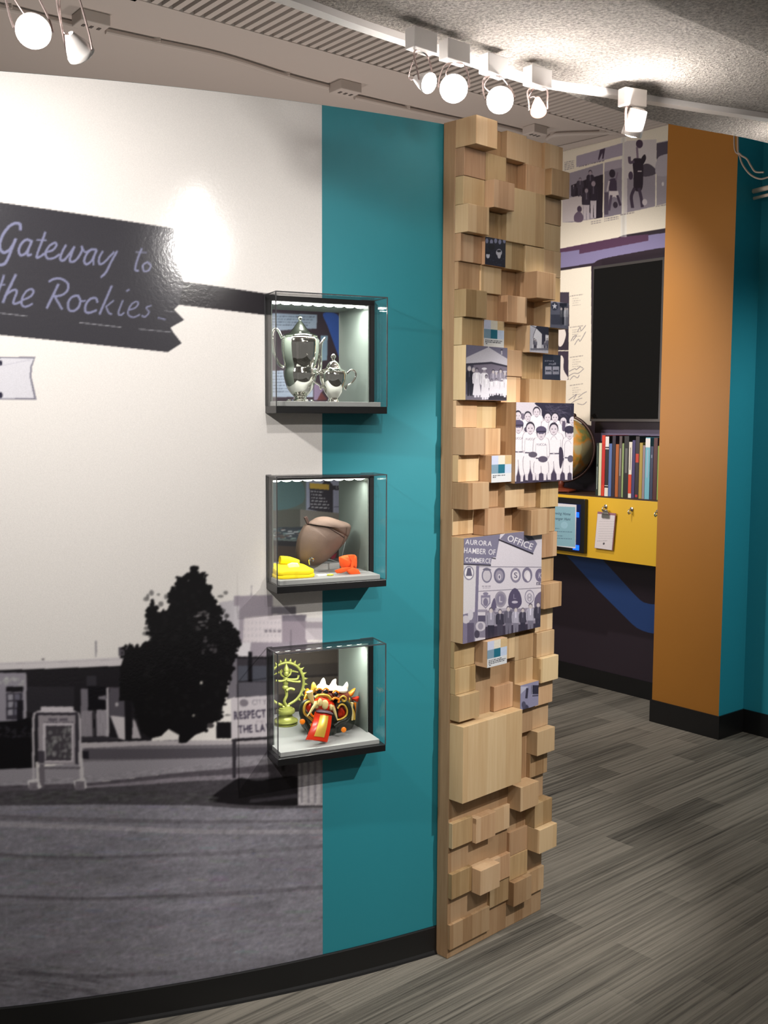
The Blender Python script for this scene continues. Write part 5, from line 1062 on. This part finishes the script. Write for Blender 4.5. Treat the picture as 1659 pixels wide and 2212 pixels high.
YE = .28
u0, u1 = bu(1120, 1130, YE), PU0-.003
zt_ = bq(1300, 1074.5, YE).z; zb_ = bq(1300, 1208.5, YE).z
t = thing('yellow_shelf_panel', 'deep yellow activity panel with a flat top, under the books in the alcove', 'panel', BP((u0+u1)/2, 0, zb_))
M['yellow'] = mat('yellow_laminate', (222, 176, 44), .45)
m = MB(); m.box(BP(u0, .0015, zb_), U2*(u1-u0), N2*(YE-.0015), Z*(zt_-zb_)); obj('body', m, M['yellow'], t, bevel=.002)
m = MB(); m.box(BP(u0, .0015, zt_), U2*(u1-u0), N2*(YE-.0015), Z*.006); obj('top_strip', m, mat('book_shadow_strip', (60, 40, 28), .5), t)  # dark brown top strip paints in the shadow line under the books
ST = zt_+.006
M['steel'] = mat('brushed_steel', (190, 186, 178), .25, .9)
for x, y, lab in ((1365, 1100, 'small chrome coat hook on the yellow panel, to the right of the clipboard'), (1422, 1105, 'small chrome coat hook on the yellow panel beside the orange pier'), (1309, 1094, 'small chrome hook holding up the clipboard')):
    p = bq(x, y, YE); mb = MB(); mb.lathe(p+N2*.0, [(.011, 0), (.011, .004), (.006, .006)], 18, N2)
    mb.tube([Vector(v) for v in smooth_path([tuple(p+N2*.005), tuple(p+N2*.024-Z*.003), tuple(p+N2*.03-Z*.014), tuple(p+N2*.024-Z*.024), tuple(p+N2*.016-Z*.02)], 5)], .0035, 8); mb.ball(p+N2*.015-Z*.019, .005)
    tag(obj('coat_hook', mb, M['steel'], smooth=True, origin=p), lab, 'hook', 'hooks on the yellow panel')
# clipboard
ce = YE+.014
q = [bq(x, y, ce) for x, y in ((1291, 1105), (1330, 1109), (1323, 1189), (1284, 1184))]
t = thing('clipboard', 'small clipboard with a white sheet hanging on the yellow panel', 'clipboard', q[3])
m = MB(); m.prism([v-N2*.0 for v in q], -N2*.004); bo_ = obj('board', m, mat('mauve_clipboard', (150, 104, 116), .5), t)
ux = (q[1]-q[0]).normalized(); uz = (q[0]-q[3]).normalized(); wd = (q[1]-q[0]).length; ht = (q[0]-q[3]).length
def tc(x, y):
    v = bq(x, y, ce)-q[3]; return v.dot(ux), v.dot(uz)
def paint_sheet(P):
    P.z = zmap(1180, 840, 5.267)
    for i in range(8): P.scrib(585, 1510+i*28, 760, 1526+i*28, 5, (196, 190, 192), 1, i+2)
    P.scrib(575, 1735, 690, 1742, 6, (170, 164, 170), 1, 40); P.ell(652, 1770, 11, 13, (90, 86, 92))
P = Print(.002, .002, wd-.003, ht-.012, .0015, tc, (232, 224, 226)); paint_sheet(P)
_q, _ux, _uz = np.array(q[3]), np.array(ux), np.array(uz)
P.build('paper_sheet', lambda U, V: _q+np.outer(U, _ux)+np.outer(V, _uz)+_n*.0012, M['print'], bo_)
cc = q[0]+ux*wd*.5; m = MB(); m.box(cc-ux*.026-uz*.03+N2*.0015, ux*.052, uz*.02, N2*.005); m.box(cc-ux*.016-uz*.012+N2*.0015, ux*.032, uz*.02, N2*.008); m.tube([cc-ux*.022-uz*.006+N2*.008, cc+ux*.022-uz*.006+N2*.008], .005, 8); m.ball(cc+uz*.012+N2*.006, .011, .011, .005); obj('clip', m, M['steel'], bo_, True)
# kiosk with paper notice
KE = YE+.03
u0k, u1k = bu(1150, 1130, KE), bu(1262, 1130, KE); k1, k0 = bq(1240, 1077, KE).z, bq(1240, 1193, KE).z
t = thing('display_kiosk', 'black framed tablet display on the yellow panel, mostly behind the wooden pillar', 'display', BP((u0k+u1k)/2, YE, k0))
m = MB(); m.box(BP(u0k, YE+.0005, k0), U2*(u1k-u0k), N2*.0295, Z*(k1-k0)); obj('frame', m, M['black'], t, bevel=.004)
m = MB(); m.box(BP(u0k+.03, KE, k0+.03), U2*(u1k-u0k-.055), N2*.0012, Z*(k1-k0-.06)); sc_ = obj('screen', m, mat('dark_blue_screen', (10, 22, 60), .1, emit=.5), t)
M['blue'] = mat('blue_screen_light', (20, 80, 250), .2, emit=2.0)
for y in (1112, 1183): p = bq(1247, y, KE); m = MB(); m.box(p-U2*.03-Z*.014+N2*.0013, U2*.044, N2*.001, Z*.028); obj('screen_glow', m, M['blue'], sc_)
NE = KE+.006
t = thing('paper_notice', 'white and blue paper notice stuck over the black tablet display', 'notice', BP(u0k, NE, k0))
def tn(x, y): v = bq(x, y, NE); return (v-B0).dot(U2), v.z
un0, un1 = bu(1158, 1130, NE), bu(1244, 1130, NE); n1_, n0_ = bq(1220, 1088.5, NE).z, bq(1220, 1182, NE).z
P = Print(un0, n0_, un1, n1_, .0015, tn, (232, 230, 234)); P.z = zmap(1180, 840, 5.267)
P.poly([(-200, 1325), (330, 1345), (330, 1800), (-200, 1760)], (146, 190, 204))
P.text('Growing Home', (45, 1424), (272, 1440), 30, (60, 84, 104), 1, .01, .2); P.text('Scavenger Hunt', (38, 1484), (272, 1498), 30, (60, 84, 104), 1, .01, .2)
for i, (a, b_, y) in enumerate([(60, 150, 1590), (60, 300, 1622), (60, 190, 1672), (60, 290, 1700)]): P.scrib(a, y, b_, y+(b_-a)*.05, 8, (96, 130, 150), 1, i+50)
P.ell(205, 1550, 40, 40, (166, 208, 224), .8)
P.build('printed_sheet', lambda U, V: _b+np.outer(U, _u)+_n*NE+np.outer(V, (0, 0, 1)), M['print'], t)
m = MB(); m.box(BP(un0, KE+.0024, n0_), U2*(un1-un0), N2*(NE-KE-.003), Z*(n1_-n0_)); obj('backing_card', m, mat('white_card_back', (226, 224, 226), .6), t)

# globe, taken for a flat wall print, built here as a solid
GE = .187; gc = bq(1214, 968, GE); gr = 66*mpp(gc); gc = Vector((gc.x, gc.y, gc.z))
t = thing('globe', 'antique globe on a wooden stand, built solid from a wall print, half hidden behind the wooden pillar', 'globe', Vector((gc.x, gc.y, ST)))
def globe_mat():
    k = NT('antique_globe_map'); tc_ = k.n('ShaderNodeTexCoord'); nz = k.n('ShaderNodeTexNoise', i_Scale=7.0, i_Detail=4.0); k.l(tc_.outputs['Object'], nz.inputs['Vector'])
    cr = k.n('ShaderNodeValToRGB'); e = cr.color_ramp.elements; e[0].position = .40; e[0].color = rgba((184, 174, 132)); e[1].position = .68; e[1].color = rgba((178, 166, 118))
    q_ = e.new(.47); q_.color = rgba((190, 172, 124)); q2 = e.new(.52); q2.color = rgba((222, 150, 58)); q3 = e.new(.6); q3.color = rgba((126, 140, 80))
    k.l(nz.outputs[0], cr.inputs[0]); k.l(cr.outputs[0], k.b.inputs['Base Color']); k.b.inputs['Roughness'].default_value = .45; return k.m
R_ = CAMROT @ Vector((1, 0, 0)); R_.z = 0; R_.normalize(); R_ = (U2*.55+R_*.45).normalized(); ax = (Z*.93+R_*.34).normalized()
m = MB(); m.ball(gc, gr, k=40, h=26); obj('ball', m, globe_mat(), t, True)
M['globe_ring'] = mat('dark_bronze_ring', (64, 44, 38), .4, .4); pv = (R_-ax*R_.dot(ax)).normalized()
m = MB(); m.tube([gc+(ax*math.cos(a)+pv*math.sin(a))*(gr*1.09) for a in np.linspace(-.12, math.pi+.12, 40)], .0085, 8); m.ball(gc+ax*gr*1.13, .013); m.tube([gc+ax*gr*.98, gc+ax*gr*1.1], .005, 8); m.tube([gc-ax*gr*.98, gc-ax*gr*1.1], .005, 8); obj('meridian_ring', m, M['globe_ring'], t, True)
M['globe_wood'] = mat('reddish_stand_wood', (124, 58, 36), .4, vary=.2, vscale=30)
gb = Vector((gc.x, gc.y, ST)); low = gc.z-gr*1.12-ST
m = MB(); m.lathe(gb, [(.085, .006), (.085, .014), (.06, .02), (.02, .026), (.014, low*.6), (.02, low*.85), (.012, low+.012)], 28); obj('stand', m, M['globe_wood'], t, True)
for a in range(4):
    d = Vector((math.cos(a*math.pi/2+.4), math.sin(a*math.pi/2+.4), 0)); m = MB(); m.lathe(gb+d*.07, [(.008, 0), (.01, .004), (.006, .009)], 12); obj('foot', m, M['globe_wood'], t, True)

# row of books, taken for a flat wall print, each built as a solid
BOOKS = [(455,500,450,(32,46,38),'thin dark green book with pale lettering, first of the row, nearest the globe'),(500,548,450,(206,206,172),'thin cream book between the dark green book and the red book'),
 (550,606,318,(192,44,36),'bright red book, the third from the globe'),(608,670,330,(40,38,40),'black book with white ends directly right of the red book'),(670,722,460,(84,110,164),'shorter blue book right of the black and white book'),
 (724,782,322,(44,36,50),'dark violet book between the blue and the orange-brown books'),(785,840,470,(170,92,40),'orange-brown book near the middle of the row'),(842,892,332,(84,72,72),'tall grey-brown book with a lettered spine right of the orange-brown book'),
 (894,926,455,(140,160,104),'thin light green book in the middle of the row'),(928,1010,330,(32,32,34),'wide black book with grey lettering left of the white and red book'),(1010,1066,432,(222,214,200),'book with a white and red spine'),
 (1067,1120,402,(62,56,104),'dark indigo book right of the white and red book'),(1122,1190,336,(44,36,42),'dark book with a red patch on its spine'),(1191,1246,446,(168,142,62),'mustard yellow book right of the dark book with a red patch'),
 (1247,1290,490,(146,130,136),'grey-mauve short book left of the wide light blue book'),(1291,1374,356,(112,176,192),'wide light blue book with a white label at its top'),(1376,1430,505,(48,58,84),'short navy book right of the wide light blue book'),
 (1431,1500,360,(78,36,36),'tall maroon book near the orange pier'),(1501,1536,500,(134,154,72),'thin olive green book near the orange pier'),(1537,1592,370,(104,150,204),'sky blue book, last of the row, touching the orange pier edge')]
M['pages'] = mat('book_pages', (214, 204, 184), .8)
BE = .25
for i, (a, b, top, c, lab) in enumerate(BOOKS):
    xa, xb = 1230+a/7.9, 1230+b/7.9; ym = 1000; ua, ub = bu(xa, ym, BE)+.0006, bu(xb, ym, BE)-.0006
    if i == 19: ub = min(ub, PU0-.004)
    yt = 900+top/7.9; h = bq((xa+xb)/2, yt, BE).z-ST; dp = BE-(.05 if i % 3 else .065); cm = mat('book_cover', c, .5)
    t = thing('book', lab, 'book', BP((ua+ub)/2, BE, ST), 'wall-print books built solid on the yellow panel'); w_ = ub-ua; ct = min(.0025, w_*.15)
    m = MB(); m.box(BP(ua, BE-.006, ST), U2*w_, N2*.006, Z*h); m.box(BP(ua, BE-dp, ST), U2*ct, N2*(dp-.006), Z*h); m.box(BP(ub-ct, BE-dp, ST), U2*ct, N2*(dp-.006), Z*h); cov = obj('cover', m, cm, t, bevel=.0008)
    m = MB(); m.box(BP(ua+ct, BE-dp+.003, ST+.003), U2*(w_-2*ct), N2*(dp-.0095), Z*(h-.006)); obj('pages', m, M['pages'], t)
    def band(f0, f1, col, nm='spine_label', ins=.0):
        m = MB(); m.box(BP(ua+w_*ins, BE, ST+h*f0), U2*w_*(1-2*ins), N2*.0006, Z*h*(f1-f0)); obj(nm, m, mat('spine_ink', col, .5), cov)
    if i == 0: band(.12, .55, (140, 150, 144), ins=.36); band(.6, .95, (90, 104, 96), ins=.4)
    if i == 3: band(.82, .99, (224, 218, 214)); band(.0, .14, (224, 218, 206)); band(.17, .18, (220, 214, 206)); band(.78, .8, (200, 190, 190))
    if i == 2: band(.86, 1, (206, 60, 38)); band(.0, .18, (206, 62, 40))
    if i == 7: band(.35, .8, (150, 140, 138), ins=.3)
    if i == 9: band(.4, .8, (96, 96, 96), ins=.25)
    if i == 10: band(.08, .42, (206, 70, 40)); band(.5, .9, (80, 70, 66), ins=.42)
    if i == 12: band(.58, .72, (190, 60, 34), ins=.1); band(.02, .06, (180, 40, 50), ins=.2)
    if i == 15: band(.84, .985, (226, 220, 216)); band(.35, .8, (150, 180, 200), ins=.36)
    if i == 16: band(.78, .84, (120, 130, 150), ins=.3)
    if i == 19: band(.82, .98, (160, 140, 150)); band(.0, .4, (196, 160, 160))

# bracket with two pale rods, and loose cables, on the teal wall right of the pier
wp = lambda x, y: onplane(x, y, B0+N2*TE, N2)
p = wp(1604, 428); t = thing('wall_bracket', 'small wall bracket with two pale rods at the right picture edge', 'bracket', p)
m = MB(); m.box(p-U2*.012-Z*.035+N2*.001, U2*.026, N2*.02, Z*.075); obj('plate', m, mat('olive_metal', (92, 84, 62), .5, .3), t, bevel=.002)
M['rod'] = mat('pale_painted_rod', (214, 196, 176), .4)
dr = onplane(1712, 392, B0+N2*(TE+.22), N2)-(p+N2*.02+Z*.014); dr.normalize()
m = MB(); m.tube([p+N2*.02+Z*.014, p+N2*.02+Z*.014+dr*.75], .0115, 12); obj('rod', m, M['rod'], t, True)
m = MB(); m.tube([p+N2*.02-Z*.02+U2*.012, p+N2*.02-Z*.014+U2*.012+dr*.75], .008, 12); obj('rod', m, M['rod'], t, True)
cw = lambda x, y, i=0: onplane(x, y, B0+N2*(PE+.03+.05*i), N2)
M['cable'] = mat('beige_cable', (176, 160, 146), .5)
for ci, (lab, pts) in enumerate((('thin pale cable looping lowest under the sprayed ceiling, right picture edge', [(1588, 270), (1586, 310), (1597, 335), (1604, 355), (1620, 376), (1640, 386), (1659, 383), (1690, 370)]), ('thin pale cable with a free end hanging above the wall bracket', [(1592, 270), (1594, 312), (1599, 333), (1613, 343), (1622, 358), (1632, 371), (1650, 372)]))):
    mb = MB(); P_ = [cw(*q, ci) for q in pts]; P_[0].z = SZ+.66; mb.tube([Vector(v) for v in smooth_path([tuple(v) for v in P_], 6)], .0042, 8)
    tag(obj('cable', mb, M['cable'], smooth=True, origin=P_[-1]), lab, 'cable', 'loose cables above the teal wall')

# ------------------------------------------------------------------ conduit and boxes on the ceiling
def cond(lab, pts, r=.011, h=.016):
    P_ = [onz(x, y, CZ-h) for x, y in pts]; mb = MB(); mb.tube([Vector(v) for v in smooth_path([tuple(v) for v in P_], 5)], r, 10)
    for q in P_[1:-1:2]: mb.box(q-Vector((.014, .014, -.0)), (.028, 0, 0), (0, .028, 0), (0, 0, h))
    tag(obj('conduit', mb, M['ceil'], smooth=False, origin=P_[0]), lab, 'conduit', 'conduits on the ceiling')
cond('pale conduit running along the ceiling between the two junction boxes, above the mural', [(228, 68), (340, 92), (480, 122), (620, 165), (727, 193)])
cond('pale conduit on the ceiling right of the middle junction box, towards the pillar', [(766, 210), (880, 236), (1000, 262), (1060, 270), (1128, 286)])
cond('pale conduit on the ceiling across the alcove towards the orange pier', [(1182, 300), (1194, 293), (1215, 290), (1300, 287), (1436, 281)])
cond('pale conduit at the top left corner, left of the first junction box', [(-120, -6), (20, 20), (100, 40), (168, 56)])
def jbox(lab, x, y, w_=.12, d_=.1):
    q = onz(x, y, CZ-.045); t = thing('junction_box', lab, 'junction box', Vector((q.x, q.y, CZ)), 'junction boxes on the ceiling')
    a = Vector((.79, .61, 0)); b_ = Vector((-.61, .79, 0)); m = MB(); m.box(Vector((q.x, q.y, CZ))-a*w_/2-b_*d_/2-Z*.045, a*w_, b_*d_, Z*.045); obj('box', m, M['ceil'], t, bevel=.004)
    m = MB()
    for i in (-1, 0, 1): m.box(Vector((q.x, q.y, CZ))+a*(i*w_*.26-.006)-b_*.012-Z*.047, a*.012, b_*.024, Z*.003)
    obj('socket_slots', m, M['vent_dark'], t)
jbox('junction box on the ceiling at top left, behind the bright spotlight', 197, 58)
jbox('junction box on the ceiling above the end of the mural', 746, 202)
jbox('junction box on the ceiling just above the wooden pillar', 1155, 292, .1, .09)

# ------------------------------------------------------------------ lighting track and spotlights
TZ = SZ-.006
tr = [onz(x, y, SZ-.012) for x, y in [(560, -18), (640, 8), (760, 52), (880, 92), (985, 124), (1085, 157), (1180, 184), (1280, 199), (1385, 216), (1520, 237), (1659, 257)]]
d0 = (tr[0]-tr[2]).normalized(); d1 = (tr[-1]-tr[-3]).normalized()
def track(lab, path):
    P_ = [Vector(v) for v in smooth_path([tuple(v) for v in path], 4)]; m = MB(); vs = []; fs = []
    for i, q in enumerate(P_):
        d = (P_[min(i+1, len(P_)-1)]-P_[max(i-1, 0)]); d.z = 0; d.normalize(); n = Vector((-d.y, d.x, 0))*.015
        vs += [q-n-Z*.004, q+n-Z*.004, q+n+Z*.0115, q-n+Z*.0115]
        if i:
            b = (i-1)*4
            for j in range(4): fs.append([b+j, b+(j+1) % 4, b+4+(j+1) % 4, b+4+j])
    fs += [[0, 3, 2, 1], [len(vs)-4, len(vs)-3, len(vs)-2, len(vs)-1]]; m.add(vs, fs); o = obj('lighting_track', m, M['white_metal'], origin=path[0])
    return tag(o, lab, 'track')
track('white lighting track along the edge of the sprayed ceiling, carrying five spotlights', [tr[0]+d0*.1]+tr+[tr[-1]+d1*1.2])
LT = [Vector((-1.5, 1.72, SZ-.012)), Vector((-1.05, 1.9, SZ-.012)), Vector((-.72, 2.04, SZ-.012)), Vector((-.52, 2.14, SZ-.012))]
track('white lighting track at the top left corner above the mural', LT)

def spotlight(lab, apx, bpx, aim, lit=True, power=0, rb=.026, glow=None, cyl=False, on=None, size=50):
    """apx: photo point of the adapter, bpx: of the bulb"""
    A = onz(*apx, SZ-.048) if not isinstance(apx, Vector) else apx
    i = min(range(len(tr)-1), key=lambda j: ((tr[j]+tr[j+1])/2-A).length); d = (tr[i+1]-tr[i]).normalized(); n = Vector((-d.y, d.x, 0))
    dv = ray(*bpx); yv = (CAMROT @ Vector((0, 0, -1))); dep = (A-CAMPOS).dot(yv); Bp = CAMPOS+dv*(dep/dv.dot(yv)); aim = Vector(aim).normalized()
    t = thing('track_spotlight', lab, 'spotlight', A, 'track spotlights')
    m = MB(); m.box(A-d*.036-n*.016-Z*.014, d*.072, n*.032, Z*.0455); obj('adapter', m, M['white_metal'], t, bevel=.002)
    side = aim.cross(Z); side = side.normalized() if side.length > .1 else d
    m = MB(); top = A-Z*.012
    for s_ in (1, -1): m.tube([Vector(v) for v in smooth_path([tuple(top+side*s_*.004), tuple(top+side*s_*.024-Z*.01), tuple(Bp+side*s_*(rb+.004)+(top-Bp)*.3), tuple(Bp+side*s_*(rb+.004))], 5)], .0022 if not cyl else .004, 7)
    obj('yoke', m, M['chrome_ring'], t, True)
    m = MB(); pr = [(rb*.35, -.038), (rb*.5, -.03), (rb*.85, -.012), (rb, 0), (rb*1.06, .002), (rb*1.06, .008)] if not cyl else [(rb*.5, -.06), (rb*1.1, -.055), (rb*1.25, 0), (rb*1.25, .012)]
    m.lathe(Bp, pr, 28, aim); rf = obj('reflector', m, (M['lamp_back'] if glow else M['white_metal']), t, True)
    m = MB(); m.lathe(Bp, [(rb*.98, .0082), (rb*.9, .011), (rb*.4, .014), (.0005, .0145)], 28, aim); obj('lamp_face', m, M['lamp'] if lit else M['white_metal'], rf, True)
    m = MB(); m.tube([Vector(v) for v in smooth_path([tuple(top+n*.012), tuple(top+n*.03-Z*.02), tuple(Bp-aim*.05+n*.012), tuple(Bp-aim*.036)], 5)], .0016, 6); obj('lead', m, M['chrome_ring'], t, True)
    if power:
        q = Bp-Vector((aim.x, aim.y, 0)).normalized()*rb*1.3-Z*.01 if not cyl else Bp+Z*.0-Vector((0, .045, 0))
        l = spot('spotlight_back_glow', tuple(q), tuple(q+Z), power*2, 165, .25, .015); l.parent = t; l.matrix_parent_inverse = mw(t).inverted()
    if on:
        l = spot('spotlight_beam', tuple(Bp+aim*.022), tuple(Bp+aim), on, size, .5, .02); l.parent = t; l.matrix_parent_inverse = mw(t).inverted()
    return t
tocam = lambda b: (CAMPOS-onz(*b, 2.31)).normalized()
spotlight('spotlight on the long track farthest left, turned sideways with a ring-shaped glow', (910, 98), (922, 178), (.62, -.62, -.42), power=.5, rb=.022)
spotlight('blazing spotlight facing out, second from the left on the long track', (982, 122), (980, 190), tocam((980, 190))*1.0-Z*.25, power=.8, rb=.031)
spotlight('blazing spotlight facing out, the third on the long track, above the pillar', (1066, 151), (1080, 215), tocam((1080, 215))-Z*.25, power=1.0, rb=.031)
spotlight('spotlight seen from behind in a wire loop above the wooden pillar', (1161, 176), (1163, 237), (.2, .9, -.45), glow=True, power=3.0, rb=.019)
spotlight('white cylindrical spotlight tipped downward, nearest the orange pier', (1366, 220), (1366, 284), (-.22, .3, -.93), cyl=True, rb=.022, power=3.2, on=8)
spotlight('blazing spotlight in the top left corner of the picture', Vector((-.70, 2.045, SZ-.048)), (72, 65), tocam((72, 65))*.8-Z*.3+Vector((0, 0, 0)), power=.6, rb=.031)
spotlight('unlit spotlight hanging in a wire loop next to the top left corner lamp', Vector((-.62, 2.09, SZ-.048)), (172, 112), (.3, .7, -.6), lit=False)
spotlight('unseen spotlight added on the long track beyond the right picture edge', Vector((1.30, 3.20, SZ-.048)), (1750, 330), (-.5, -.6, -.6), power=3.0, rb=.022)  # extra lamp added out of view to brighten the sprayed ceiling
